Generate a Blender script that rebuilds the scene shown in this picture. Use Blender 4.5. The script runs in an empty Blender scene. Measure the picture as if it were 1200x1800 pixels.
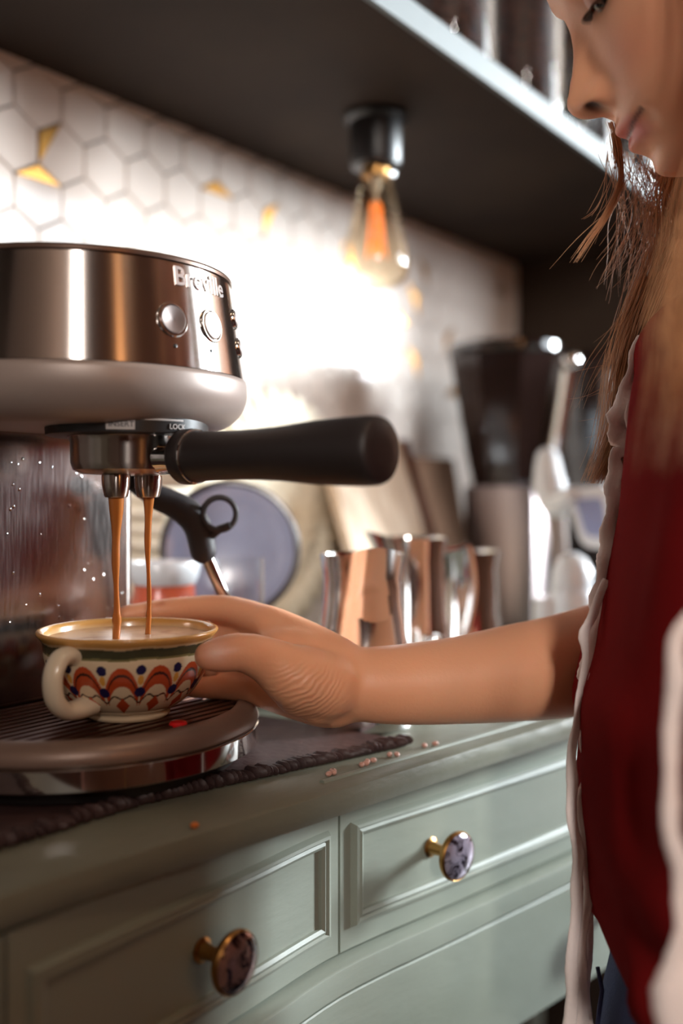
import bpy, bmesh, math, random
import numpy as np
from mathutils import Vector, Matrix, noise
random.seed(7)
PI = math.pi
# ------------------------------------------------------------------ camera frame
F0 = 1750.0; HZ = 872.0
A = math.atan(1280/F0); sA, cA = math.sin(A), math.cos(A)
CT = 0.90                      # counter top height
ZC = CT + 0.163                # camera height
def C(r, f, h): return Vector((f*cA + r*sA, f*sA - r*cA, ZC + h))
def P(px, py, f): return C((px-600)/F0*f, f, (HZ-py)/F0*f)
cd = bpy.data.cameras.new('camera'); cam = bpy.data.objects.new('camera', cd)
bpy.context.scene.collection.objects.link(cam); bpy.context.scene.camera = cam
cam.location = (0, 0, ZC)
cam.rotation_euler = (PI/2, 0, A - PI/2)
cd.sensor_fit = 'VERTICAL'; cd.sensor_height = 36; cd.lens = 35.0
cd.shift_y = -(900-HZ)/1800
cd.clip_start = 0.01
cd.dof.use_dof = True; cd.dof.focus_distance = 0.575; cd.dof.aperture_fstop = 2.3; cd.dof.aperture_blades = 0
# ------------------------------------------------------------------ world, lights, exposure
sc = bpy.context.scene
w = bpy.data.worlds.new('sky'); sc.world = w; w.use_nodes = True
w.node_tree.nodes['Background'].inputs[0].default_value = (0.62, 0.78, 1.0, 1)
w.node_tree.nodes['Background'].inputs[1].default_value = 1.5
sc.view_settings.view_transform = 'Standard'; sc.view_settings.look = 'None'
sc.view_settings.gamma = 1; sc.view_settings.use_curve_mapping = False
sc.view_settings.exposure = 0.25
YO = -1.80                     # inner face of the opposite wall
def window_light(name, x0, x1, z0, z1, power, col):
    ld = bpy.data.lights.new(name, 'AREA'); ld.shape = 'RECTANGLE'
    ld.size = x1-x0; ld.size_y = z1-z0; ld.energy = power; ld.color = col
    o = bpy.data.objects.new(name, ld); sc.collection.objects.link(o)
    o.location = ((x0+x1)/2, YO-0.13, (z0+z1)/2); o.rotation_euler = (PI/2, 0, PI)   # faces +Y
    o.rotation_euler = (-PI/2, 0, 0) if False else (PI/2, 0, 0)
    o.rotation_euler = Vector((0, 1, 0)).to_track_quat('-Z', 'Z').to_euler()
    return o
WIN1 = (3.95, 5.1, 1.45, 2.60); WIN2 = (-1.95, -1.45, 1.6, 2.65); WIN3 = (2.05, 3.45, 1.45, 2.6)
window_light('daylight_main', *WIN1, 1350, (0.86, 0.95, 1.0))
window_light('daylight_second', *WIN3, 80, (0.86, 0.95, 1.0))
window_light('daylight_small', *WIN2, 100, (1.0, 0.93, 0.86))
# ------------------------------------------------------------------ materials
def srgb(r, g, b):
    f = lambda c: (c/255/12.92) if c <= 10 else ((c/255+.055)/1.055)**2.4
    return (f(r), f(g), f(b), 1)
AROT = 0.25
def mat(name, col, rough=.5, metal=0, bump=None, var=None, spec=None, coat=0, trans=0, ior=None, alpha=None, sss=0, emit=None, aniso=0, sheen=0, vcol=None, stretch=(1,1,1), brush=None):
    m = bpy.data.materials.new(name); m.use_nodes = True
    nt = m.node_tree; b = nt.nodes['Principled BSDF']; L = nt.links
    b.inputs['Base Color'].default_value = col; b.inputs['Roughness'].default_value = rough; b.inputs['Metallic'].default_value = metal
    if spec is not None: b.inputs['Specular IOR Level'].default_value = spec
    if coat: b.inputs['Coat Weight'].default_value = coat; b.inputs['Coat Roughness'].default_value = .08
    if trans: b.inputs['Transmission Weight'].default_value = trans
    if ior: b.inputs['IOR'].default_value = ior
    if sss:
        b.inputs['Subsurface Weight'].default_value = sss; b.inputs['Subsurface Radius'].default_value = (1, .35, .2); b.inputs['Subsurface Scale'].default_value = .006
    if emit: b.inputs['Emission Color'].default_value = emit[0]; b.inputs['Emission Strength'].default_value = emit[1]
    if sheen: b.inputs['Sheen Weight'].default_value = sheen
    tc = nt.nodes.new('ShaderNodeTexCoord'); mp = nt.nodes.new('ShaderNodeMapping'); mp.inputs['Scale'].default_value = stretch
    L.new(tc.outputs['Object'], mp.inputs[0])
    if var:      # (scale, other colour, low, high)
        n = nt.nodes.new('ShaderNodeTexNoise'); n.inputs['Scale'].default_value = var[0]; n.inputs['Detail'].default_value = 6
        L.new(mp.outputs[0], n.inputs['Vector'])
        r = nt.nodes.new('ShaderNodeValToRGB'); r.color_ramp.elements[0].position = var[2]; r.color_ramp.elements[1].position = var[3]
        r.color_ramp.elements[0].color = col; r.color_ramp.elements[1].color = var[1]
        L.new(n.outputs['Fac'], r.inputs[0]); L.new(r.outputs[0], b.inputs['Base Color'])
    if vcol:
        a = nt.nodes.new('ShaderNodeAttribute'); a.attribute_name = vcol; L.new(a.outputs['Color'], b.inputs['Base Color'])
    if bump:     # (scale, strength)
        n = nt.nodes.new('ShaderNodeTexNoise'); n.inputs['Scale'].default_value = bump[0]; n.inputs['Detail'].default_value = 4
        L.new(mp.outputs[0], n.inputs['Vector'])
        bp = nt.nodes.new('ShaderNodeBump'); bp.inputs['Strength'].default_value = bump[1]; bp.inputs['Distance'].default_value = .001
        L.new(n.outputs['Fac'], bp.inputs['Height']); L.new(bp.outputs[0], b.inputs['Normal'])
    if aniso:
        b.inputs['Anisotropic'].default_value = aniso; b.inputs['Anisotropic Rotation'].default_value = AROT; tn = nt.nodes.new('ShaderNodeTangent'); tn.direction_type = 'RADIAL'; tn.axis = 'Z'; L.new(tn.outputs[0], b.inputs['Tangent'])
    if brush:    # roughness streaks
        n = nt.nodes.new('ShaderNodeTexNoise'); n.inputs['Scale'].default_value = brush; n.inputs['Detail'].default_value = 3
        L.new(mp.outputs[0], n.inputs['Vector'])
        q = nt.nodes.new('ShaderNodeMapRange'); q.inputs[3].default_value = rough*.6; q.inputs[4].default_value = rough*1.5
        L.new(n.outputs['Fac'], q.inputs[0]); L.new(q.outputs[0], b.inputs['Roughness'])
    return m
M = {}
M['tile'] = mat('marble_tile', srgb(240,226,216), .12, var=(7, srgb(176,165,160), .60, .82), spec=.32)
M['grout'] = mat('grout', srgb(112,104,100), .8)
M['brass_inlay'] = mat('brass_inlay', srgb(205,148,78), .28, 1)
M['shelf'] = mat('dark_paint', srgb(58,46,37), .75, spec=.2, bump=(60,.1), var=(6, srgb(50,39,32), .4, .6))
M['shelf_edge'] = mat('pale_sage_paint', srgb(106,114,116), .6, bump=(90,.2))
M['sage'] = mat('sage_paint', srgb(139,145,133), .48, bump=(140,.35), var=(5, srgb(122,128,114), .4, .65), stretch=(.25,1,1))
M['counter'] = mat('counter_paint', srgb(118,120,106), .42, bump=(160,.5), var=(14, srgb(92,86,70), .5, .75), stretch=(.4,1,1))
M['brass'] = mat('aged_brass', srgb(176,132,78), .3, 1)
M['steel'] = mat('brushed_steel', srgb(196,186,180), .22, 1, aniso=.95)
M['chrome'] = mat('polished_steel', srgb(215,212,210), .09, 1)
M['plate_steel'] = mat('splash_steel', srgb(170,158,154), .17, 1, brush=50, stretch=(18,1,1))
M['satin'] = mat('satin_grey_plastic', srgb(158,142,134), .42, .25)
M['tray_satin'] = mat('satin_tray', srgb(134,112,100), .4, .35)
M['grille'] = mat('grille_metal', srgb(96,66,54), .32, .85)
M['black'] = mat('black_plastic', srgb(26,22,22), .38)
M['rubber'] = mat('black_rubber', srgb(46,40,42), .6, bump=(300,.2))
M['handle'] = mat('handle_plastic', srgb(40,32,31), .48, bump=(400,.1))
M['label'] = mat('label_print', srgb(180,172,168), .4)
M['darkprint'] = mat('dark_print', srgb(70,62,66), .5)
M['coffee'] = mat('espresso_stream', srgb(172,102,46), .22, coat=.4, sss=.15)
M['crema'] = mat('crema', srgb(206,166,128), .25, var=(60, srgb(150,96,60), .5, .8))
M['cup'] = mat('painted_stoneware', srgb(220,200,170), .22, vcol='paint', coat=.5, bump=(60,.15))
M['cupin'] = mat('cup_glaze', srgb(222,206,180), .25, coat=.4)
M['red'] = mat('red_plastic', srgb(220,24,30), .2, coat=.5)
M['mat'] = mat('leather_mat', srgb(74,52,50), .5, bump=(180,.8), var=(20, srgb(54,38,38), .4, .7))
M['bead'] = mat('pink_grain', srgb(196,150,134), .4)
M['skin'] = mat('skin', srgb(214,146,110), .45, vcol='skin', sss=.25, bump=(420,.18))
M['tunic'] = mat('burgundy_cotton', srgb(122,24,24), .95, spec=.03, bump=(500,.4), var=(9, srgb(104,19,20), .4, .7))
M['ribbon'] = mat('blush_trim', srgb(250,234,228), .8, sheen=.2, bump=(350,.5))
M['denim'] = mat('blue_denim', srgb(62,66,110), .85, bump=(600,.6), var=(40, srgb(48,50,86), .4, .7))
M['hair'] = mat('brown_hair', srgb(232,176,126), .4, var=(25, srgb(172,116,76), .35, .65), stretch=(1,1,.2))
M['eye'] = mat('eye', srgb(30,18,14), .1, coat=.6)
M['shoe'] = mat('canvas_shoe', srgb(190,184,176), .8)
M['glass'] = mat('clear_glass', srgb(245,245,245), .03, trans=1, ior=1.3)
M['amber'] = mat('amber_bulb_glass', srgb(255,244,226), .02, trans=1, ior=1.45)
M['filament'] = mat('glowing_filament', srgb(255,150,60), .4, emit=(srgb(255,140,50), .9))
M['beans'] = mat('coffee_beans', srgb(78,40,26), .35, coat=.3, bump=(190,3.0), var=(160, srgb(30,16,12), .4, .62))
M['smoke'] = mat('smoked_plastic', srgb(40,28,26), .12, coat=.6)
M['white'] = mat('white_gloss', srgb(232,236,240), .2, coat=.5)
M['screen'] = mat('blue_screen', srgb(150,160,200), .2)
M['blueplate'] = mat('blue_glaze', srgb(160,166,192), .2, coat=.5, var=(12, srgb(134,140,170), .4, .7))
M['platerim'] = mat('brown_rim', srgb(50,36,34), .3, coat=.4)
M['cream'] = mat('cream_rattan', srgb(250,238,216), .6, bump=(90,.5), var=(18, srgb(228,206,172), .45, .75))
M['wood'] = mat('pale_wood', srgb(228,206,184), .7, spec=.2, var=(14, srgb(206,176,148), .4, .7), stretch=(6,1,1))
M['walnut'] = mat('walnut_wood', srgb(104,56,36), .45, var=(20, srgb(70,36,24), .4, .7))
M['redglaze'] = mat('red_glaze', srgb(204,92,62), .25, coat=.4)
M['floorm'] = mat('wood_floor', srgb(64,42,30), .45, var=(5, srgb(44,30,22), .4, .7), stretch=(1,8,1))
M['wallp'] = mat('warm_plaster', srgb(100,64,44), .8, bump=(40,.2))
M['walld'] = mat('dark_plaster', srgb(70,54,44), .85, bump=(40,.2))
M['ceil'] = mat('ceiling_paint', srgb(104,88,74), .85)
M['frame'] = mat('window_frame_paint', srgb(200,196,190), .5)
# ------------------------------------------------------------------ helpers
COL = sc.collection
def root_loc(o):
    while o.parent: o = o.parent
    return Vector(o.location)
def link(name, verts, faces, m, parent=None, smooth=True, loc=None, auto=35):
    me = bpy.data.meshes.new(name)
    off = root_loc(parent) if parent else (Vector(loc) if loc is not None else Vector((0,0,0)))
    me.from_pydata([tuple(Vector(v)-off) for v in verts], [], [tuple(f) for f in faces])
    me.validate(); me.update()
    bm = bmesh.new(); bm.from_mesh(me); bmesh.ops.recalc_face_normals(bm, faces=bm.faces); bm.to_mesh(me); bm.free()
    if smooth:
        me.shade_smooth()
        if auto:
            bm = bmesh.new(); bm.from_mesh(me)
            for e in bm.edges:
                if len(e.link_faces) == 2 and e.calc_face_angle(0) > math.radians(auto): e.smooth = False
            bm.to_mesh(me); bm.free()
    o = bpy.data.objects.new(name, me); COL.objects.link(o)
    if m: me.materials.append(m)
    if parent: o.parent = parent
    elif loc is not None: o.location = loc
    return o
def thing(name, label, cat, loc, group=None):
    o = bpy.data.objects.new(name, None); COL.objects.link(o); o.location = loc; o.empty_display_size = .02
    return tag(o, label, cat, group)
def tag(o, label, cat, group=None):
    o['label'] = label; o['category'] = cat
    if group: o['group'] = group
    return o
def struct(o): o['kind'] = 'structure'; return o
class G:
    def __init__(s): s.v = []; s.f = []
    def add(s, v, f):
        n = len(s.v); s.v += [Vector(q) for q in v]; s.f += [[i+n for i in q] for q in f]; return s
    def box(s, a, b, bev=0):
        x0,y0,z0 = a; x1,y1,z1 = b
        if bev <= 0:
            v = [(x0,y0,z0),(x1,y0,z0),(x1,y1,z0),(x0,y1,z0),(x0,y0,z1),(x1,y0,z1),(x1,y1,z1),(x0,y1,z1)]
            return s.add(v, [(0,3,2,1),(4,5,6,7),(0,1,5,4),(1,2,6,5),(2,3,7,6),(3,0,4,7)])
        bm = bmesh.new(); bmesh.ops.create_cube(bm, size=1)
        for q in bm.verts: q.co = Vector(((x0+x1)/2+q.co.x*(x1-x0), (y0+y1)/2+q.co.y*(y1-y0), (z0+z1)/2+q.co.z*(z1-z0)))
        bmesh.ops.bevel(bm, geom=list(bm.edges), offset=bev, segments=2, affect='EDGES', profile=.6)
        bm.verts.index_update(); v = [q.co.copy() for q in bm.verts]; f = [[q.index for q in p.verts] for p in bm.faces]; bm.free()
        return s.add(v, f)
    def lathe(s, prof, c, axis=Vector((0,0,1)), n=48, cap=True):
        # prof: (radius, distance along axis)
        ax = Vector(axis).normalized(); u = ax.orthogonal().normalized(); w_ = ax.cross(u); c = Vector(c)
        v = []; f = []
        for r, t in prof:
            for k in range(n):
                a = 2*PI*k/n; v.append(c + ax*t + (u*math.cos(a)+w_*math.sin(a))*max(r, 1e-5))
        for i in range(len(prof)-1):
            for k in range(n):
                k2 = (k+1) % n; f.append((i*n+k, i*n+k2, (i+1)*n+k2, (i+1)*n+k))
        if cap: f.append(list(range(n))[::-1]); f.append([(len(prof)-1)*n+k for k in range(n)])
        return s.add(v, f)
    def loft(s, rings, cap=True, closed=True):
        n = len(rings[0]); v = [q for r in rings for q in r]; f = []
        for i in range(len(rings)-1):
            for k in range(n if closed else n-1):
                k2 = (k+1) % n; f.append((i*n+k, i*n+k2, (i+1)*n+k2, (i+1)*n+k))
        if cap: f.append(list(range(n))[::-1]); f.append([(len(rings)-1)*n+k for k in range(n)])
        return s.add(v, f)
    def tube(s, pts, rad, n=12, flat=None, cap=True, sub=0, round_caps=False, updir=None):
        pts = [Vector(p) for p in pts]
        if isinstance(rad, (int, float)): rad = [rad]*len(pts)
        if sub:
            pts, rad = spline(pts, rad, sub)
        rings = []; T = []
        for i in range(len(pts)):
            a = pts[max(0,i-1)]; b = pts[min(len(pts)-1,i+1)]; T.append((b-a).normalized())
        u = Vector(updir) if updir else T[0].orthogonal()
        for i, p in enumerate(pts):
            u = (u - T[i]*u.dot(T[i])).normalized(); w_ = T[i].cross(u)
            fl = flat if flat else 1.0
            rings.append([p + (u*math.cos(2*PI*k/n)*rad[i]*1.0 + w_*math.sin(2*PI*k/n)*rad[i]*fl) for k in range(n)])
        if round_caps:
            def capr(i, sg):
                p, t, out = pts[i], T[i]*sg, []
                for a in (.35,.7,1.0,1.25,1.45):
                    out.append([p + t*rad[i]*math.sin(a)*1.0 + (q-p)*math.cos(a) for q in rings_[i]])
                return out
            rings_ = list(rings)
            rings = capr(0,-1)[::-1] + rings_ + capr(len(pts)-1, 1)
        return s.loft(rings, cap)
    def torus(s, c, axis, R, r, n=36, m=10):
        ax = Vector(axis).normalized(); u = ax.orthogonal().normalized(); w_ = ax.cross(u); c = Vector(c); v=[]; f=[]
        for i in range(n):
            d = u*math.cos(2*PI*i/n)+w_*math.sin(2*PI*i/n)
            for k in range(m): v.append(c + d*(R+r*math.cos(2*PI*k/m)) + ax*r*math.sin(2*PI*k/m))
        for i in range(n):
            for k in range(m): f.append((i*m+k, i*m+(k+1)%m, ((i+1)%n)*m+(k+1)%m, ((i+1)%n)*m+k))
        return s.add(v, f)
    def ball(s, c, rad, n=16, m=10, R=None):
        rx,ry,rz = (rad,)*3 if isinstance(rad,(int,float)) else rad
        prof = []; rings = []
        for i in range(1, m):
            a = PI*i/m; rings.append([Vector((rx*math.sin(a)*math.cos(2*PI*k/n), ry*math.sin(a)*math.sin(2*PI*k/n), -rz*math.cos(a))) for k in range(n)])
        if R: rings = [[R @ q for q in r] for r in rings]
        c = Vector(c); return s.loft([[c+q for q in r] for r in rings])
    def prism(s, poly, d):      # poly: list of points, extruded by vector d
        n = len(poly); d = Vector(d); v = [Vector(p) for p in poly]; v += [p+d for p in v]
        f = [list(range(n))[::-1], list(range(n,2*n))] + [(i,(i+1)%n,n+(i+1)%n,n+i) for i in range(n)]
        return s.add(v, f)
    def link(s, name, m, parent=None, **k): return link(name, s.v, s.f, m, parent, **k)
def spline(pts, rad, sub):
    out = []; ro = []; n = len(pts)
    for i in range(n-1):
        p0 = pts[max(0,i-1)]; p1 = pts[i]; p2 = pts[i+1]; p3 = pts[min(n-1,i+2)]
        for k in range(sub):
            t = k/sub
            out.append(.5*((2*p1)+(p2-p0)*t+(2*p0-5*p1+4*p2-p3)*t*t+(3*p1-p0-3*p2+p3)*t**3)); ro.append(rad[i]*(1-t)+rad[i+1]*t)
    out.append(pts[-1]); ro.append(rad[-1]); return out, ro
def lerp_table(T, x):
    if x <= T[0][0]: return T[0][1]
    for (a, b), (c, d) in zip(T, T[1:]):
        if x <= c: return b + (d-b)*(x-a)/(c-a)
    return T[-1][1]
def smooth_table(T, x):
    if x <= T[0][0]: return T[0][1]
    for i in range(len(T)-1):
        if x <= T[i+1][0]:
            x0,y0 = T[i]; x1,y1 = T[i+1]; h = x1-x0; t = (x-x0)/h
            m0 = (T[i+1][1]-T[max(0,i-1)][1])/(T[i+1][0]-T[max(0,i-1)][0]); j = min(len(T)-1,i+2); m1 = (T[j][1]-T[i][1])/(T[j][0]-T[i][0])
            return (2*t**3-3*t*t+1)*y0+(t**3-2*t*t+t)*h*m0+(-2*t**3+3*t*t)*y1+(t**3-t*t)*h*m1
    return T[-1][1]

# ------------------------------------------------------------------ setting: room shell
YW = 0.72; SH = 0.371; XE = 1.457; YSF = 0.42     # wall plane, shelf underside over camera, end panel, shelf front
ZS = ZC + SH
X0R, X1R, Y0R = -2.2, 6.2, YO
def boxs(name, a, b, m, **k): return G().box(a, b, k.pop('bev', 0)).link(name, m, smooth=False, **k)
struct(boxs('floor', (X0R,Y0R,-.05), (X1R,YW,0), M['floorm']))
struct(boxs('ceiling', (X0R,Y0R,2.8), (X1R,YW,2.85), M['ceil']))
wb = struct(boxs('wall_back', (X0R,YW,0), (X1R,YW+.1,2.8), M['grout']))
struct(boxs('wall_left', (X0R-.1,Y0R,0), (X0R,YW,2.8), M['walld']))
struct(boxs('wall_right', (X1R,Y0R,0), (X1R+.1,YW,2.8), M['wallp']))
g = G(); xs = [X0R, WIN2[0], WIN2[1], WIN3[0], WIN3[1], WIN1[0], WIN1[1], X1R]
for i in (0,2,4,6): g.box((xs[i],YO-.1,0),(xs[i+1],YO,2.8))
for W_ in (WIN1, WIN2, WIN3): g.box((W_[0],YO-.1,0),(W_[1],YO,W_[2])); g.box((W_[0],YO-.1,W_[3]),(W_[1],YO,2.8))
struct(g.link('wall_front', M['wallp'], smooth=False))
for i, W_ in enumerate((WIN1, WIN2, WIN3)):
    g = G(); t = .035; x0,x1,z0,z1 = W_
    for a, b in (((x0,z0),(x1,z0+t)),((x0,z1-t),(x1,z1)),((x0,z0),(x0+t,z1)),((x1-t,z0),(x1,z1))):
        g.box((a[0],YO-.08,a[1]),(b[0],YO-.03,b[1]))
    if i == 0: g.box(((x0+x1)/2-.02,YO-.08,z0),((x0+x1)/2+.02,YO-.03,z1))
    struct(g.link('window_%d' % (i+1), M['frame'], smooth=False))
# hexagonal marble tiles, each its own piece
pt = 0.0494; sd = pt/math.sqrt(3); rp = sd*1.5; TH = .004; gap = .0008
hx0 = .5624 + pt/2; hz0 = ZC + .3435
def hexverts(cx, cz, s): return [(cx + s*math.sin(k*PI/3), cz + s*math.cos(k*PI/3)) for k in range(6)]
def clip(poly, zmin, zmax, xmax):
    for fn, lim in ((lambda p: p[1]-zmin, zmin), (lambda p: zmax-p[1], zmax), (lambda p: xmax-p[0], xmax)):
        out = []
        for i in range(len(poly)):
            a, b = poly[i], poly[(i+1) % len(poly)]; da, db = fn(a), fn(b)
            if da >= 0: out.append(a)
            if da*db < 0: t = da/(da-db); out.append((a[0]+(b[0]-a[0])*t, a[1]+(b[1]-a[1])*t))
        poly = out
        if len(poly) < 3: return []
    return poly
def tile_geom(poly, cx, cz):       # prism with a chamfered face
    n = len(poly); v = []
    for (x, z) in poly: v.append((x-cx, YW-.0002, z-cz))
    for (x, z) in poly: v.append((x-cx, YW-TH+.0008, z-cz))
    mx = sum(p[0] for p in poly)/n; mz = sum(p[1] for p in poly)/n
    for (x, z) in poly:
        d = math.hypot(x-mx, z-mz) or 1; v.append((x-(x-mx)/d*.0008-cx, YW-TH, z-(z-mz)/d*.0008-cz))
    f = [list(range(2*n,3*n))] + [(i,(i+1)%n,n+(i+1)%n,n+i) for i in range(n)] + [(n+i,n+(i+1)%n,2*n+(i+1)%n,2*n+i) for i in range(n)]
    return v, f
def wall_point(px, py):
    f = F0*(YW/cA)/(1880-px); return (f - YW*sA)/cA, ZC + (HZ-py)/F0*f
brass_px = [(74,243),(62,303),(243,265),(437,278),(378,333),(470,385),(582,388),(729,522),(742,470),(809,479),(874,520),(788,596),(844,598),(720,643),(600,455),(800,690),(700,560),(660,430),(870,640)]
centres = []
for r_ in range(-1, 14):
    for c_ in range(-4, 19):
        cx = hx0 + (c_ + (.5 if r_ % 2 else 0))*pt; cz = hz0 - r_*rp
        poly = clip(hexverts(cx, cz, sd-gap*1.15), CT+.001, ZS-.001, XE-.001)
        if not poly or abs(sum(poly[i][0]*poly[(i+1)%len(poly)][1]-poly[(i+1)%len(poly)][0]*poly[i][1] for i in range(len(poly)))) < 1e-4*.8: continue
        if cx < .40: continue
        centres.append((cx, cz, poly))
brass = {}
for px, py in brass_px:
    x, z = wall_point(px, py)
    j = min(range(len(centres)), key=lambda i: (centres[i][0]-x)**2+(centres[i][1]-z)**2)
    if len(centres[j][2]) == 6:
        hv = hexverts(centres[j][0], centres[j][1], sd); brass[j] = min(range(6), key=lambda k: (hv[k][0]-x)**2+(hv[k][1]-z)**2)
shared = None
for j, (cx, cz, poly) in enumerate(centres):
    full = len(poly) == 6 and abs(poly[0][1]-cz-(sd-gap*1.15)) < 1e-6 and j not in brass
    if full and shared: o = bpy.data.objects.new('tile', shared); COL.objects.link(o); o.parent = wb
    else:
        if j in brass: k = brass[j]; pl = [poly[i] for i in range(6) if i != k]
        else: pl = poly
        v, f = tile_geom(pl, cx, cz); o = link('tile', v, f, M['tile'], wb, smooth=False)
        if full: shared = o.data
    o.location = (cx + 0, 0, cz); o.rotation_euler = (0, 0, 0)
    if j in brass:
        k = brass[j]; tri = [poly[(k-1)%6], poly[k], poly[(k+1)%6]]
        mx = sum(p[0] for p in tri)/3; mz = sum(p[1] for p in tri)/3
        tri = [(mx+(x-mx)*.97, mz+(z-mz)*.97) for x, z in tri]
        v, f = tile_geom(tri, cx, cz); b = link('brass_inlay', v, f, M['brass_inlay'], o, smooth=False)
# note: meshes above are local to the tile centre
for o in list(bpy.data.objects):
    if o.name.startswith('brass_inlay'): o['label'] = 'triangular brass corner inlay'
# dark end panel of the alcove
tag(boxs('cabinet_end_panel', (XE,.478,0), (XE+.03,YW-.001,2.2), M['shelf'], bev=.002), 'tall dark painted panel closing the far end of the counter under the shelf', 'panel')
tag(boxs('tall_cupboard', (1.62,.30,0), (2.2,YW-.001,2.3), M['shelf'], bev=.003), 'dark tall cupboard in the shadow behind the end panel', 'cupboard')
# shelf
sh = thing('wall_shelf', 'long dark painted wall shelf with pale front edge over the counter', 'shelf', (.5,YW,ZS))
G().box((-.6,YSF+.006,ZS),(XE-.002,YW-.0005,ZS+.0215)).link('shelf_board', M['shelf'], sh, smooth=False)
e = G().box((-.6,YSF,ZS-.0005),(XE+.5,YSF+.006,ZS+.0225), .0015).link('front_edge', M['shelf_edge'], sh, smooth=False); e['label'] = 'pale sage front edge catching the daylight'
G().box((XE-.002,YSF+.006,ZS),(1.615,YW-.3,ZS+.0215)).link('shelf_board', M['shelf'], sh, smooth=False)

# ------------------------------------------------------------------ sideboard with a serpentine front
def YF(X):      # face of the drawers
    return smooth_table([(-.8,.355),(.2,.355),(.40,.3555),(.47,.3565),(.52,.350),(.5422,.3457),(.60,.3353),(.7339,.3134),(.86,.298),(.98,.296),(1.10,.305),(1.25,.33),(1.6,.335)], X)
def YT(X):      # front edge of the countertop
    return smooth_table([(-.8,.356),(.10,.356),(.2555,.352),(.43,.330),(.55,.3145),(.6915,.296),(.86,.279),(1.0,.275),(1.15,.284),(1.3,.30),(1.6,.31)], X)
def arange(a, b, n): return [a+(b-a)*i/n for i in range(n+1)]
def curved(prof, X0, X1, fn, n=60):
    # prof: closed section as (y offset from front, z); swept along X following fn
    rings = [[Vector((x, fn(x)+py, z)) for py, z in prof] for x in arange(X0, X1, n)]
    return G().loft(rings)
XL, XR = -.5, 1.42
ct = curved([(.0,CT-.006),(.0012,CT-.0015),(.0045,CT),(.36,CT),(.36,CT-.017),(.006,CT-.017),(.0015,CT-.0155),(0,CT-.012)], XL, XR, lambda x: YT(x), 90)
for i, q in enumerate(ct.v):
    if q.y > .55: q.y = YW-TH-.002
ctop = tag(ct.link('countertop', M['counter'], loc=(.5,.5,CT-.017)), 'worn sage grey painted countertop with a rounded front edge', 'countertop')
b = curved([(.0135,CT-.0005),(.0140,CT+.0012),(.0155,CT+.0016),(.017,CT+.0012),(.0175,CT-.0005)], .45, XR-.01, YT, 70).link('edge_bead', M['sage'], ctop); 
b.matrix_parent_inverse = Matrix.Identity(4)
sb = thing('sideboard', 'sage green painted sideboard with bowed drawer fronts under the countertop', 'sideboard', (.5,.52,.55))
ZD1, ZD0 = CT-.0175, ZC-.2772        # drawer top and bottom
ZB = ZC-.381
body = curved([(.012,ZB),(.012,ZD1-.001),(.34,ZD1-.001),(.34,ZB)], XL+.01, XR-.01, YF, 90)
for q in body.v:
    if q.y > .55: q.y = YW-.012
body.link('carcass', M['sage'], sb)
rail = curved([(.011,ZD0-.0015),(-.0078,ZD0-.0020),(-.0092,ZD0-.0030),(-.0095,ZD0-.0042),(-.0090,ZD0-.0175),(-.0080,ZD0-.0185),(.011,ZD0-.0190)], XL+.01, XR-.01, YF, 120).link('rail', M['sage'], sb)
apron = curved([(.011,ZB+.001),(-.0070,ZB+.001),(-.0078,ZB+.003),(-.0082,ZD0-.0208),(-.0074,ZD0-.0200),(.011,ZD0-.0198)], XL+.01, XR-.01, YF, 120)
def face_frame(X):
    y = YF(X); d = (YF(X+.001)-YF(X-.001))/.002; t = Vector((1,d,0)).normalized(); return Vector((X,y,0)), t, Vector((t.y,-t.x,0))
def knob(parent, X, z, mat_, seed, lab):
    p, t, n = face_frame(X); p = p + Vector((0,0,z)) + n*(.0078 if z < ZD0 else 0)
    G().lathe([(.0062,0),(.0066,.001),(.0045,.0022),(.0038,.006),(.0038,.012),(.0052,.017),(.0075,.0195)], p+n*.0002, n, 24).link('knob_stem', M['brass'], parent)['label'] = 'brass knob stem'
    o = G().lathe([(.0075,.0192),(.0146,.0202),(.0157,.0218),(.0158,.0238),(.0150,.0250),(.0143,.0246)], p, n, 40).link('knob_bezel', M['brass'], parent)
    g = G().lathe([(.0145,.0240),(.0145,.0250),(.013,.0262),(.010,.0271),(.006,.0277),(.001,.0279)], p, n, 40)
    o = g.link('knob', mat_, parent); o['label'] = lab
def stone(name, c1, c2):
    m = mat(name, c1, .12, .55, coat=.6); nt = m.node_tree; b = nt.nodes['Principled BSDF']
    tc = nt.nodes.new('ShaderNodeTexCoord'); n = nt.nodes.new('ShaderNodeTexNoise'); n.inputs['Scale'].default_value = 110; n.inputs['Detail'].default_value = 2; n.inputs['Distortion'].default_value = 1.2
    r = nt.nodes.new('ShaderNodeValToRGB'); r.color_ramp.elements[0].position = .42; r.color_ramp.elements[1].position = .56; r.color_ramp.elements[0].color = c1; r.color_ramp.elements[1].color = c2
    nt.links.new(tc.outputs['Object'], n.inputs['Vector']); nt.links.new(n.outputs['Fac'], r.inputs[0]); nt.links.new(r.outputs[0], b.inputs['Base Color']); return m
M['stone'] = stone('mother_of_pearl', srgb(52,42,50), srgb(188,178,196))
M['stone2'] = stone('dark_pearl', srgb(26,18,20), srgb(168,136,130))
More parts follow.
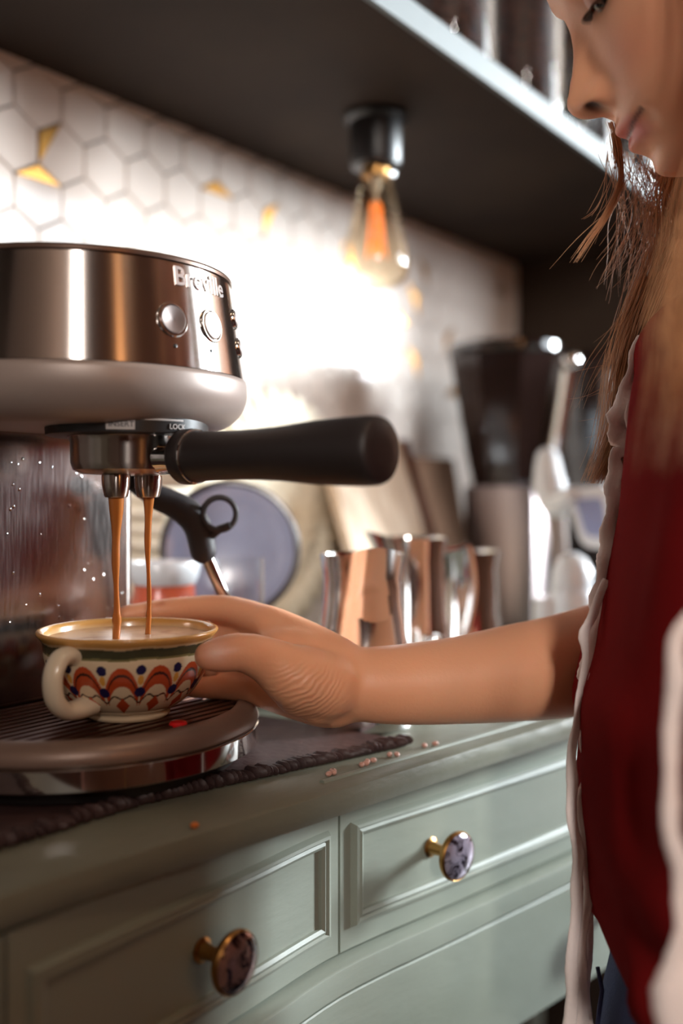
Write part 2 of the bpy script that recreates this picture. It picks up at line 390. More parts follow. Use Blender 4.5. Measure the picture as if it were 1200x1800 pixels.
def drawer(X0, X1, z0, z1, knobs, mold=True, lab=None, sm=None):
    gp = .0010
    o = curved([(.0118,z0+gp),(.0005,z0+gp),(0,z0+gp+.0006),(0,z1-gp-.0006),(.0005,z1-gp),(.0118,z1-gp)], X0+gp, X1-gp, YF, 50).link('drawer', M['sage'], sb)
    if lab: o['label'] = lab
    if mold:
        ix, iz0, iz1 = .0143, z0+.0185, ZC-.2035
        prof = [(0,-.0045),(-.0022,-.0042),(-.0034,-.0022),(-.0026,-.0004),(-.0040,.0008),(-.0036,.0026),(-.0012,.0040),(0,.0045)]   # (out, across)
        g = G()
        xa, xb = X0+ix, X1-ix
        # top and bottom runs with mitred ends, then the two uprights
        for zc_, sg in ((iz1,1),(iz0,-1)):
            rings = []
            n = 50
            for i in range(n+1):
                x = xa+(xb-xa)*i/n; ring = []
                for out, ac in prof:
                    xx = x
                    if i == 0: xx = x - ac
                    if i == n: xx = x + ac
                    y = YF(xx); ring.append(Vector((xx, y+out+.0002*(0), zc_+sg*ac)))
                rings.append(ring)
            g.loft(rings)
        for xc, sg in ((xa,-1),(xb,1)):
            rings = []
            for i in range(5):
                zz = iz0+(iz1-iz0)*i/4; ring = []
                for out, ac in prof:
                    z2 = zz
                    if i == 0: z2 = zz-ac
                    if i == 4: z2 = zz+ac
                    xx = xc+sg*ac; ring.append(Vector((xx, YF(xx)+out, z2)))
                rings.append(ring)
            g.loft(rings)
        g.link('panel_molding', M['sage'], o)
    for i, (kx, kz, km, kl) in enumerate(knobs): knob(o, kx, kz, km, i, kl)
    return o
drawer(.250, .4835, ZD0, ZD1, [(.3655, ZC-.2300, M['stone2'], 'dark veined oval stone knob in brass')], lab='near drawer in shade')
drawer(.4835, 1.19, ZD0, ZD1, [(.566, ZC-.2320, M['stone'], 'mottled violet grey stone knob in brass'), (1.10, ZC-.232, M['stone'], 'mottled stone knob in brass')], lab='wide drawer in daylight')
drawer(-.30, .250, ZD0, ZD1, [])
drawer(1.19, XR-.02, ZD0, ZD1, [], mold=False)
apo = apron.link('lower_front', M['sage'], sb)
knob(apo, .766, ZC-.333, M['stone2'], 3, 'lower stone knob in brass')
for x in (XL+.05, 1.38):
    for y in (.40, .66): G().lathe([(.015,0),(.018,.05),(.026,ZB-.04),(.028,ZB)], (x,y,.0), n=20).link('leg', M['sage'], sb)
# mat on the counter
mt = thing('table_mat', 'dark burgundy leather mat with a gathered front edge under the espresso machine', 'mat', (.35,.5,CT))
my = lambda x: .347 + max(0, (.546-x))*.24 if x > .36 else .3916+(.36-x)*.03
rings = [[Vector((x, my(x)+.006, CT+.0002)), Vector((x, my(x)+.006, CT+.0035)), Vector((x, my(x)+.012, CT+.0042)), Vector((x,.700,CT+.0042)), Vector((x,.700,CT+.0002))] for x in arange(.10,.548,50)]
G().loft(rings).link('mat_sheet', M['mat'], mt)
g = G(); x = .14
while x < .552:
    y = my(x); hh = .0026+random.random()*.0016
    Rm = Matrix.Rotation(random.uniform(-.35,.35), 3, 'Z')
    g.ball((x, y+.005, CT+hh*1.05), (.0017+random.random()*.0007, .0068, hh), 8, 6, R=Rm); x += .0036
o = g.link('gathered_edge', M['mat'], mt); o['kind'] = 'stuff'
g = G()
for i in range(13):
    x = random.uniform(.46,.585); 
    g.ball((x, YT(x)+.0225+random.uniform(-.002,.002), CT+.0017), (.0024,.0018,.0016), 8, 6, R=Matrix.Rotation(random.random()*3,3,'Z'))
o = tag(g.link('scattered_grains', M['bead'], loc=(.5,.345,CT)), 'pinkish crumbs lying on the counter along the mat edge', 'crumbs'); o['kind'] = 'stuff'
p = P(376,1451,.492); xx = .352; tag(G().ball((xx, YT(xx)+.006, CT+.0014), (.0024,.002,.0016), 10, 6).link('orange_crumb', mat('orange_crumb', srgb(214,120,50), .5), loc=(xx,YT(xx)+.006,CT)), 'single orange crumb on the dark front edge of the counter', 'crumb')

# ------------------------------------------------------------------ espresso machine
MC = Vector((.3916,.481,0)); YBK = .700
em = thing('espresso_machine', 'brushed steel espresso machine with a rounded head pouring coffee', 'coffee machine', (MC.x,MC.y+.06,CT))
def dsh(R, z, yb=YBK, rc=.02, n=72):
    out = []
    for i in range(n+1):
        a = -PI*i/n; out.append(Vector((MC.x+R*math.cos(a), MC.y+R*math.sin(a), z)))   # from +X round the front to -X
    for i in range(7):
        a = PI - (PI/2)*i/6; out.append(Vector((MC.x-R+rc+rc*math.cos(a), yb-rc+rc*math.sin(a), z)))
    for i in range(7):
        a = PI/2-(PI/2)*i/6; out.append(Vector((MC.x+R-rc+rc*math.cos(a), yb-rc+rc*math.sin(a), z)))
    return out
def dl(prof, name, m, parent=em, auto=35, yb=YBK):
    return G().loft([dsh(R, ZC+h, yb - .3*(0)) for R, h in prof]).link(name, m, parent, auto=auto)
def RH(h): return .0985 + (.0896-.0985)*(h-.0689)/(.127-.0689)
dl([(RH(.0695),.0695),(RH(.1268),.1268)], 'steel_band', M['steel'])
dl([(.0880,.1255),(.0882,.1272),(.0904,.1276),(.0906,.1292),(.0898,.1304),(.087,.1308),(.02,.1310)], 'top_rim', mat('bronze_rim', srgb(120,96,84), .3, .7))
dl([(.0965,.0690),(.0965,.0697)], 'shadow_gap', M['black'])
bp = [(.0975,.0693),(.0992,.0690),(.0997,.066)]
for i in range(13):
    a = PI/2*i/12; bp.append((.0747+.025*math.cos(a), .0615-.0225*math.sin(a)))
bp += [(.05,.0388)]
dl(bp, 'lower_bowl', M['satin'], auto=0)
def cyl_hit(px, R):
    d = P(px, HZ, 1.0) - Vector((0,0,ZC)); d.z = 0
    a = d.dot(d); b_ = -2*d.dot(Vector((MC.x,MC.y,0))); c_ = MC.x**2+MC.y**2-R*R
    D = b_*b_-4*a*c_
    if D < 0: D = 0
    f = (-b_-math.sqrt(D))/(2*a); q = d*f; return f, math.atan2(q.y-MC.y, q.x-MC.x)
def surf(px, py, off=0):
    h = .09
    for _ in range(5): R = RH(h); f, th = cyl_hit(px, R); h = (HZ-py)/F0*f
    n = Vector((math.cos(th), math.sin(th), .15)).normalized()
    return Vector((MC.x+R*math.cos(th), MC.y+R*math.sin(th), ZC+h))+n*off, n
radial = mat('spun_steel', srgb(168,156,152), .34, 1)
def button(px, py, r, big, lab):
    p, n = surf(px, py)
    o = G().lathe([(r*1.18,-.002),(r*1.18,.0004),(r*1.12,.0010),(r*1.04,.0010),(r*1.0,.0001)], p, n, 36).link('button_ring', M['chrome'], em)
    q = G().lathe([(r*.95,-.001),(r*.95,.0011),(r*.90,.0015),(r*.45,.0009),(.0004,.0004)], p, n, 36).link('button', radial, em); q['label'] = lab
button(303,562,.0082,1,'large round spun steel button'); button(371,573,.0082,1,'round spun steel button with pale ring')
button(411,562,.0052,0,'small upper round button'); button(419,612,.0052,0,'small lower round button')
for px, py in ((308,608),(371,617)):
    p, n = surf(px, py); G().lathe([(.0011,-.001),(.0011,.0004),(.0006,.0006)], p, n, 12).link('indicator', M['black'], em)
def text_mesh(s, size, ext):
    cu = bpy.data.curves.new('t', 'FONT'); cu.body = s; cu.size = size; cu.extrude = ext; cu.resolution_u = 3; cu.offset = size*.012
    o = bpy.data.objects.new('t', cu); COL.objects.link(o)
    me = bpy.data.meshes.new_from_object(o.evaluated_get(bpy.context.evaluated_depsgraph_get()))
    v = [q.co.copy() for q in me.vertices]; f = [list(p.vertices) for p in me.polygons]
    bpy.data.objects.remove(o); bpy.data.curves.remove(cu); return v, f
def wrap_text(s, size, ext, th0, z0, Rf, name, m, parent, ctr=MC):
    v, f = text_mesh(s, size, ext); out = []
    for q in v:
        R = Rf(z0+q.y)+q.z+ext*.4; th = th0 + q.x/Rf(z0+q.y)
        out.append(Vector((ctr.x+R*math.cos(th), ctr.y+R*math.sin(th), ZC+z0+q.y)))
    return link(name, out, f, m, parent, smooth=False)
p, n = surf(306, 499); th = math.atan2(p.y-MC.y, p.x-MC.x)
wrap_text('Breville', .0148, .0006, th, p.z-ZC, RH, 'lettering', mat('raised_steel_letters', srgb(235,228,226), .15, .6), em)['label'] = 'raised steel brand lettering'
# group collar, splash plate, column, base
GC = Vector((.3916,.4394,0))
G().lathe([(.0445,.034),(.046,.0345),(.0465,.044),(.05,.0475),(.052,.0600)], (GC.x,GC.y,ZC), n=64).link('group_collar', M['black'], em)
lb = G(); 
def on_collar(px): 
    d = P(px,HZ,1.)-Vector((0,0,ZC)); d.z = 0; c_ = GC; R = .0464; a=d.dot(d); b_=-2*d.dot(c_); cc=c_.dot(c_)-R*R; f=(-b_-math.sqrt(max(0,b_*b_-4*a*cc)))/(2*a); q=d*f; return math.atan2(q.y-GC.y,q.x-GC.x), f
def collar_patch(t0, t1, h0, h1, R, name, m):
    rings = [[Vector((GC.x+RR*math.cos(t), GC.y+RR*math.sin(t), ZC+h)) for RR, h in ((R,h0),(R+.0005,h0),(R+.0005,h1),(R,h1))] for t in arange(t0,t1,14)]
    return G().loft(rings).link(name, m, em, smooth=False)
ta, f1 = on_collar(186); tb, f2 = on_collar(237); tc_, f3 = on_collar(322)
hA = (HZ-762)/F0*f1; hB = (HZ-741)/F0*f1
collar_patch(ta, tb, .0355, .0418, .0461, 'insert_label', M['label'])
wrap_text('INSERT', .0042, .0002, ta+.03, .0371, lambda z: .0467, 'insert_lettering', M['darkprint'], em, GC)
collar_patch(tb, tc_, .0408, .0418, .0461, 'lock_line', M['label'])
wrap_text('LOCK', .0040, .0002, tc_-.20, .0365, lambda z: .0463, 'lock_lettering', M['label'], em, GC)
YP = .516; xr = .467; xl = 2*MC.x-xr
def col_sec(z, e=0):
    r = .008; out = []
    for cx_, a0, sg in ((xr-r, 0, 1),):
        for i in range(7): a = 0 - (PI/2)*i/6; out.append(Vector((xr-r+r*math.cos(a), YP+r+r*math.sin(a), z)))
    for i in range(7): a = -PI/2 - (PI/2)*i/6; out.append(Vector((xl+r+r*math.cos(a), YP+r+r*math.sin(a), z)))
    out += [Vector((xl,YBK-.002,z)), Vector((xr,YBK-.002,z))]; return out
G().loft([col_sec(ZC-.128), col_sec(ZC+.045)]).link('column', M['steel'], em, auto=20)
G().box((xl+.008,YP-.0012,ZC-.128),(xr-.008,YP,ZC+.045), .0005).link('splash_plate', M['plate_steel'], em, smooth=False)
g = G()
for i in range(46):
    x = random.uniform(.36,.455) if i < 50 else random.uniform(.31,.455); z = ZC+random.uniform(-.115,.03); r = random.choice((.0004,.0005,.0007,.0010))
    g.ball((x, YP-.0013, z), (r,.0004,r*random.uniform(1,1.7)), 7, 5)
o = g.link('water_drops', M['chrome'], em); o['kind'] = 'stuff'
BR = .106
dl([(BR-.012,-.1570),(BR-.010,-.149)], 'base_foot', M['black'])
dl([(BR-.004,-.1490),(BR,-.1485),(BR+.0008,-.1478),(BR+.0008,-.1372),(BR,-.1365),(BR-.004,-.136)], 'chrome_band', M['chrome'])
for x, y in ((.33,.44),(.45,.44),(.33,.66),(.45,.66)): G().lathe([(.009,-.1565),(.009,-.1586)], (x,y,ZC), n=16).link('foot', M['rubber'], em)
# tray body with an open well
tr = []
for R, h in ((BR-.004,-.1362),(BR+.0003,-.1355),(BR+.0008,-.134),(BR-.0004,-.129),(BR-.003,-.1258),(BR-.007,-.1243),(BR-.011,-.1240),(BR-.0125,-.1250),(BR-.0132,-.1320)): tr.append(dsh(R, ZC+h, yb=.60))
G().loft(tr).link('drip_tray', M['tray_satin'], em, auto=0)
dl([(.104,-.136),(.104,-.125)], 'rear_base', M['black']) if False else G().box((xl-.005,.565,ZC-.149),(xr+.005,YBK,ZC-.120), .004).link('rear_base', M['black'], em)
# grille: individual slats running along X
Rg = BR-.0135; y = MC.y-Rg+.003
sl = .0048; pitch = .0078
while y < .513:
    dx = math.sqrt(max(0, Rg**2-(y-MC.y)**2)) if y < MC.y else Rg
    if dx > .012:
        for s0, s1 in ((-dx, dx),):
            G().box((MC.x+s0, y-sl/2, ZC-.1285),(MC.x+s1, y+sl/2, ZC-.1262), .0006).link('slat', M['grille'], em, smooth=False)
    y += pitch
pr = P(313,1273,.5); RI = P(313,1273, .1262*F0/(1273-HZ)); 
G().lathe([(.0052,-.003),(.0052,.0005),(.0044,.0016),(.0015,.0019)], (RI.x,RI.y,ZC-.1262), n=24).link('float_indicator', M['red'], em)['label'] = 'red float button in the drip grille'
# steam wand
sw = [P(246,858,.650),P(262,867,.652),P(278,876,.655)]
g = G().tube(sw, [.006,.0066,.0064], 16, sub=4, round_caps=True); g.link('wand_joint', M['chrome'], em)
G().tube([P(232,845,.640),P(250,860,.650)], .006, 12).link('wand_mount', M['black'], em)
gp_ = [P(272,873,.655),P(300,884,.658),P(330,902,.660),P(348,928,.661),P(357,968,.661)]
G().tube(gp_, [.0082,.0088,.0098,.0094,.0088], 20, sub=6, round_caps=True).link('wand_grip', M['rubber'], em)
G().tube([P(354,955,.661),P(368,990,.662),P(397,1055,.666),P(424,1110,.668)], [.0044,.0044,.0043,.004], 16).link('wand_tube', M['chrome'], em)
fv = P(386,905,.655)-Vector((0,0,ZC)); 
ringax = (C(0.25,-1,0)-C(0,0,0)).normalized()
g = G().torus(P(386,903,.655), ringax, .0108, .0020, 40, 10)
g.tube([P(352,900,.658),P(364,884,.656)], [.0022,.0020], 8); g.tube([P(372,942,.658),P(384,931,.656),P(404,922,.655)], [.0026,.0030,.0020], 8)
g.link('wand_ring', M['rubber'], em)

# portafilter
N_ = Vector((0,-1,0))
pf = thing('portafilter', 'steel portafilter with a thick black handle locked under the machine head', 'portafilter', (GC.x,GC.y,ZC+.0))
G().lathe([(.034,.0338),(.0335,.0335),(.0325,.031),(.0322,.019),(.0308,.0150),(.026,.0128),(.010,.0118)], (GC.x,GC.y,ZC), n=56).link('filter_bowl', M['steel'], pf)
for sx in (-.0122, .0122):
    G().lathe([(.0080,.0125),(.0082,.0108),(.0078,.006),(.0066,.0004),(.0060,-.0003),(.0046,-.0003),(.0046,.004)], (GC.x+sx,GC.y-.004,ZC-.0005), n=28).link('spout', M['steel'], pf)
hh = ZC+.0216
rings = []
for d, wz, wx in ((.028,.0085,.012),(.034,.0080,.0095),(.040,.0078,.0080),(.047,.0080,.0080)):
    rings.append([Vector((GC.x+wx*math.cos(a), GC.y-d, hh+wz*math.sin(a))) for a in [2*PI*k/20 for k in range(20)]])
G().loft(rings).link('neck', M['chrome'], pf)
prof = [(.0100,.0440),(.0140,.0445),(.0152,.0465),(.0154,.0520),(.0150,.0545),(.0141,.0552),(.0139,.056),(.0138,.0575),(.0134,.065),(.0131,.085),(.0133,.100),(.0140,.115),(.0152,.128),(.0162,.140),(.0168,.155),(.0170,.168),(.0167,.1735),(.0158,.1762),(.0146,.1772),(.006,.1776)]
G().lathe(prof, (GC.x,GC.y,hh), N_, 56).link('handle', M['handle'], pf, auto=50)
G().torus((GC.x,GC.y-.0550,hh), N_, .0143, .0008).link('handle_ring', M['chrome'], pf)

# ------------------------------------------------------------------ cup with painted pattern
CC = Vector((.3916,.4387,0)); CB = ZC-.1262
HC = .0503
cup = thing('teacup', 'hand-painted stoneware cup with ochre rim and red arches under the coffee spouts', 'cup', (CC.x,CC.y,CB))
oprof = [(.0,.0225),(.03,.0238),(.07,.0240),(.10,.0252),(.16,.0305),(.25,.0358),(.35,.0400),(.48,.0438),(.60,.0462),(.72,.0474),(.80,.0476),(.86,.0480),(.90,.0492),(.94,.0508),(.97,.0515),(.99,.0512),(1.0,.0502)]
nu, nv = 540, 130
hx = (C(-.45,-.89,0)-C(0,0,0)).normalized(); hang = math.atan2(hx.y, hx.x)
camang = math.atan2(-CC.y, -CC.x)
def q_ang(px):   # azimuth on the cup of a pixel column near the front
    d = P(px,HZ,1.)-Vector((0,0,ZC)); d.z=0; R=.046; a=d.dot(d); b_=-2*d.dot(CC); cc=CC.dot(CC)-R*R; f=(-b_-math.sqrt(max(0,b_*b_-4*a*cc)))/(2*a); q=d*f; return math.atan2(q.y-CC.y,q.x-CC.x)
a1 = q_ang(213); a2 = q_ang(279); per = abs(a2-a1); NP = round(2*PI/per); per = 2*PI/NP
cream = np.array(srgb(226,204,170)[:3]); ochre = np.array(srgb(206,152,84)[:3]); green = np.array(srgb(66,64,44)[:3]); rd = np.array(srgb(186,74,36)[:3]); dk = np.array(srgb(70,36,26)[:3]); blue = np.array(srgb(34,30,74)[:3]); yel = np.array(srgb(222,160,70)[:3]); olive = np.array(srgb(120,112,72)[:3])
def paint(th, v):
    s = ((th-a1)/per + .5) % 1.0 - .5     # 0 = arch centre
    wob = .006*math.sin(7*th)+.005*math.sin(13*th+1)
    vv = v + wob
    if vv > .91: return ochre
    if vv > .885: return ochre*.5+cream*.5
    if vv > .79: return green
    if vv > .765: return olive
    c = cream
    ax = abs(s)
    top = .70 - .95*ax**2.3*1.6                      # outer arch
    if ax < .47 and top-.21 < vv < top:
        c = rd
        if abs(vv-(top-.085)) < .016: c = dk
    low = .36 - .13*math.cos(2*PI*s)*-1
    zig = .335 + .07*(1-abs(2*s))**1.0 - .03*math.cos(4*PI*s)
    if abs(vv-(zig-.03)) < .011: c = dk
    if (ax/.23)+(abs(vv-.250)/.105) < 1: c = rd
    e = .5-ax
    if (e/.13)**2+((vv-.655)/.055)**2 < 1: c = blue
    if (e/.08)**2+((vv-.545)/.055)**2 < 1: c = yel
    if (e/.15)**2+((vv-.405)/.058)**2 < 1: c = blue
    if abs(vv-.10) < .01: c = cream*.75
    return c
v = []; f = []; colr = []
for j in range(nv+1):
    vt = j/nv; r = smooth_table(oprof, vt)
    for i in range(nu):
        th = 2*PI*i/nu; rr = r*(1+.004*math.sin(3*th)); v.append(Vector((CC.x+rr*math.cos(th), CC.y+rr*math.sin(th), CB+HC*vt))); colr.append(paint(th, vt))
for j in range(nv):
    for i in range(nu): f.append((j*nu+i, j*nu+(i+1)%nu, (j+1)*nu+(i+1)%nu, (j+1)*nu+i))
inn = [(.048,.985),(.0472,.95),(.046,.85),(.044,.65),(.040,.45),(.033,.25),(.020,.13),(.0005,.11)]
base_i = len(v)
for r, t in inn:
    for i in range(nu):
        th = 2*PI*i/nu; v.append(Vector((CC.x+r*math.cos(th), CC.y+r*math.sin(th), CB+HC*t))); colr.append(ochre if t > .94 else cream)
for k in range(len(inn)):
    a0 = nv*nu if k == 0 else base_i+(k-1)*nu; b0 = base_i+k*nu
    for i in range(nu): f.append((a0+i, a0+(i+1)%nu, b0+(i+1)%nu, b0+i))
f.append(list(range(nu))[::-1])
cb = link('cup_bowl', v, f, M['cup'], cup, auto=0)
att = cb.data.color_attributes.new('paint', 'FLOAT_COLOR', 'POINT')
att.data.foreach_set('color', np.hstack([np.array(colr), np.ones((len(colr),1))]).astype(np.float32).ravel())
def cpt(rad, hgt): return Vector((CC.x,CC.y,CB+hgt))+hx*rad
G().tube([cpt(.0440,.0390),cpt(.0495,.0415),cpt(.0560,.0405),cpt(.0605,.0350),cpt(.0618,.0270),cpt(.0595,.0185),cpt(.0530,.0125),cpt(.0440,.0110),cpt(.0340,.0120)], [.0052,.0048,.0046,.0045,.0045,.0045,.0047,.0054,.0062], 16, flat=1.35, sub=6, updir=hx).link('cup_handle', M['cupin'], cup)
co = tag(G().lathe([(.0450,.0),(.0460,.0008),(.0461,.0012)], (CC.x,CC.y,CB+HC*.88), n=64).link('coffee', M['crema'], loc=(CC.x,CC.y,CB+HC*.88)), 'pale brown crema filling the painted cup', 'coffee')
for i, (sx, px, ww) in enumerate(((-.0122,187,1.0),(.0122,243,.72))):
    top = Vector((GC.x+sx, GC.y-.004, ZC+.0005)); pts = []; rr = []
    for k in range(22):
        t = k/21; z = top.z+(CB+HC*.88+.001-top.z)*t
        pts.append(Vector((top.x+.0004*math.sin(9*t+i), top.y+.0003*math.sin(7*t), z))); rr.append((.0029*(1-t)**3+.0016+.0003*math.sin(17*t+i*2)+(.0008 if t > .85 else 0))*ww)
    tag(G().tube(pts, rr, 12).link('coffee_stream', M['coffee'], loc=tuple(top)), ['nearer thick amber coffee stream falling from the left spout','thinner amber coffee stream falling from the right spout'][i], 'coffee stream', 'coffee streams')

# ------------------------------------------------------------------ bulb under the shelf
BL = Vector((.8026,.5458,0))
bl = thing('bulb_lamp', 'amber filament bulb in a black socket fixed under the shelf', 'lamp', (BL.x,BL.y,ZS))
G().lathe([(.030,.3705),(.031,.366),(.028,.3635),(.0255,.362),(.0252,.325),(.0235,.3205),(.018,.3185)], (BL.x,BL.y,ZC), n=40).link('socket', M['black'], bl)
G().lathe([(.0135,.3195),(.0135,.311)], (BL.x,BL.y,ZC), n=28).link('screw_base', M['brass'], bl)
G().box((BL.x+.020,BL.y-.004,ZC+.318),(BL.x+.030,BL.y+.004,ZC+.342), .002).link('switch', M['white'], bl)
bprof = [(.0130,.3120),(.0165,.3080),(.0185,.300),(.0225,.280),(.0270,.258),(.0310,.240),(.0330,.228),(.0325,.219),(.0290,.211),(.0220,.2055),(.012,.2030),(.001,.2025)]
pts2, rr2 = spline([Vector((r,h,0)) for r,h in bprof], [0]*len(bprof), 4)
G().lathe([(q.x,q.y) for q in pts2], (BL.x,BL.y,ZC), n=56, cap=False).link('glass_bulb', M['amber'], bl, auto=0).modifiers.new('thickness','SOLIDIFY').thickness = .0006
G().lathe([(max(q.x-.0007,.0002),q.y+.0004) for q in pts2], (BL.x,BL.y,ZC), n=56, cap=False).link('inner_glass', M['amber'], bl, auto=0) if False else None
G().lathe([(.006,.311),(.005,.300),(.0022,.296),(.0020,.268)], (BL.x,BL.y,ZC), n=20).link('glass_stem', M['frame'], bl)
g = G()
for k in range(5):
    a = 2*PI*k/5+.4; 
    g.tube([(BL.x+.004*math.cos(a),BL.y+.004*math.sin(a),ZC+.286),(BL.x+.011*math.cos(a),BL.y+.011*math.sin(a),ZC+.232)], .0008, 6)
g.link('filament', M['filament'], bl)
hel = [Vector((BL.x+.0065*math.cos(t*.9), BL.y+.0065*math.sin(t*.9), ZC+.285-.0011*t)) for t in range(48)]
G().tube(hel, .0006, 6).link('filament_spiral', M['filament'], bl)

ca = thing('added_ceiling_lamp', 'added unseen round ceiling lamp giving warm fill light on the arm', 'lamp', (.40,-.62,2.74))  # unseen lamp added as warm overhead fill for the arm
G().lathe([(.20,2.8),(.21,2.77),(.20,2.745)], (.40,-.62,0), n=40, cap=False).link('lamp_ring', M['brass'], ca)
ld = bpy.data.lights.new('added_ceiling_fill', 'AREA'); ld.shape = 'DISK'; ld.size = .38; ld.energy = 3.5; ld.color = (1.0,.70,.46)
lo = bpy.data.objects.new('added_ceiling_fill', ld); COL.objects.link(lo); lo.location = (.40,-.62,2.75)
# floor lamp added out of frame for warm light and streaks in the steel
fl = thing('added_floor_lamp', 'added unseen floor lamp with a glowing shade for warm light and steel reflections', 'lamp', (-.10,-1.50,0))
G().lathe([(.14,0),(.14,.012),(.02,.025)], (-.10,-1.50,0), n=32).link('lamp_base', M['black'], fl)
G().lathe([(.010,.025),(.010,1.22)], (-.10,-1.50,0), n=16).link('pole', M['brass'], fl)
G().lathe([(.12,1.20),(.085,1.85)], (-.10,-1.50,0), n=40, cap=False).link('lamp_shade', mat('lit_shade', srgb(255,220,180), .8, emit=(srgb(255,176,104), 3.6)), fl)
hb = thing('added_shade_bench', 'added unseen dark bench with a tall back that shades the left drawers', 'bench', (-.15,-.50,0))  # added blocker keeping the small window's light off the left drawers
G().box((-1.05,-.44,.05),(-.31,-.40,1.42), .008).link('back', M['walnut'], hb)
G().box((-1.05,-.86,.42),(-.31,-.44,.46), .006).link('seat', M['walnut'], hb)
for x in (-1.03,-.37):
    for y in (-.84,-.46): G().box((x,y,0),(x+.04,y+.04,.42), .004).link('leg', M['walnut'], hb)

# ------------------------------------------------------------------ things on the counter behind the machine
def place(px, f, y=None): q = P(px, HZ, f); return Vector((q.x, q.y, CT))
TY = YW-TH
# woven sunburst tray leaning on the tiles
st = thing('sunburst_tray', 'round cream rattan sunburst tray leaning against the tiled wall behind the blue plate', 'tray', (.815,.69,CT))
ctr = Vector((.815,TY-.018,CT+.140)); 
def disc_pt(r, a, out=0): return Vector((ctr.x+r*math.cos(a), ctr.y-.10*r*(-math.sin(a))*-.9 - out, ctr.z+r*math.sin(a)))
NPET = 34
def petal(r0, r1, a, wd, out, name):
    c0 = disc_pt(r0,a,out); c1 = disc_pt((r0+r1)/2,a,out+.005); c2 = disc_pt(r1,a,out)
    t = Vector((-math.sin(a),0,math.cos(a)))
    return G().tube([c0,c0*.5+c1*.5,c1,c1*.3+c2*.7,c2], [wd*.45,wd*.8,wd,wd*.9,wd*.35], 8, flat=.35, updir=t).link(name, M['cream'], st)
for k in range(NPET):
    petal(.080,.136, 2*PI*k/NPET, .0125, .006, 'outer_petal')
for k in range(24): petal(.030,.090, 2*PI*(k+.5)/24, .0105, .010, 'inner_petal')
G().lathe([(.034,0),(.034,.006),(.02,.008),(.001,.008)], ctr+Vector((0,-.008,0)), Vector((0,-1,.09)), 32).link('centre_disc', M['cream'], st)
# folded linen stack beside the steel column
for k in range(6):
    zz = CT+.0285*k; g = G(); dx = [0,.003,-.002,.004,.001,-.003][k]
    cx_, cy_ = .640+dx, .655
    g.box((cx_-.045,cy_-.03,zz+.0002),(cx_+.045,cy_+.035,zz+.0138), .006); g.box((cx_-.0455,cy_-.031,zz+.0136),(cx_+.0455,cy_+.035,zz+.0281), .0065)
    tag(g.link('folded_linen', M['cream'], loc=(cx_,cy_,zz), auto=60), 'folded cream linen cloth, %s of the stack beside the steel column' % ['lowest','second from the bottom','third from the bottom','third from the top','second from the top','topmost'][k], 'cloth', 'folded cream linens')
# blue plate with a brown rim, standing on a low wooden block
q = P(404,HZ,.86); bx = tag(G().box((q.x-.05,q.y-.03,CT),(q.x+.075,q.y+.035,CT+.030), .003).link('wooden_riser', M['walnut'], loc=(q.x,q.y,CT)), 'low brown wooden block under the blue plate', 'block')
pc = P(405,966,.86); pn = (C(-.12,-1,.0)-C(0,0,0)); pn = (pn.normalized()*.75+Vector((0,-1,0))*.25+Vector((0,0,.10))).normalized()
pl = thing('blue_plate', 'lavender blue glazed plate with dark brown rim standing upright behind the steam wand', 'plate', (pc.x,pc.y,CT+.030))
pr_ = .0600
G().lathe([(.001,.0),(.036,.0),(.040,.0012),(.044,.0035),(pr_-.004,.0062),(pr_-.004,.0040),(.044,.0010),(.038,-.0025),(.001,-.0025)], pc, pn, 72).link('plate_dish', M['blueplate'], pl)
G().torus(pc+pn*.0052, pn, pr_-.0025, .0030, 72, 10).link('plate_rim', M['platerim'], pl)
# pattern mug left of it
q = place(288,.80); mg = thing('patterned_mug', 'white rimmed mug with red orange band behind the steel column', 'mug', q)
G().lathe([(.022,0),(.026,.004),(.030,.03),(.0285,.07),(.0245,.085),(.0240,.094),(.0255,.0985)], q, n=44).link('mug_body', M['redglaze'], mg)
G().lathe([(.0246,.0925),(.0262,.0945),(.0278,.1000),(.0292,.1085),(.0285,.1105),(.0265,.1095),(.024,.096)], q, n=44).link('mug_rim', M['white'], mg)
g = G()
for k in range(16):
    a = 2*PI*k/16; g.ball((q.x+.0292*math.cos(a), q.y+.0292*math.sin(a), CT+.058+.004*(k%2)), (.0052,.0052,.009), 10, 6)
g.link('white_petals', M['white'], mg)
# glass tumbler, dark knobbed lid
q = place(421,.775); gt = tag(G().lathe([(.016,0),(.0175,.002),(.0190,.115),(.0178,.115),(.0165,.004),(.001,.004)], q, n=36).link('glass_tumbler', M['glass'], loc=tuple(q)), 'clear glass tumbler in front of the blue plate', 'glass')
q = place(508,.80); kl = tag(G().lathe([(.024,0),(.025,.004),(.021,.030),(.010,.042),(.006,.046),(.009,.052),(.0085,.060),(.001,.063)], q, n=32).link('lidded_pot', M['smoke'], loc=tuple(q)), 'small dark lidded pot with a shiny knob just above the wrist', 'pot')
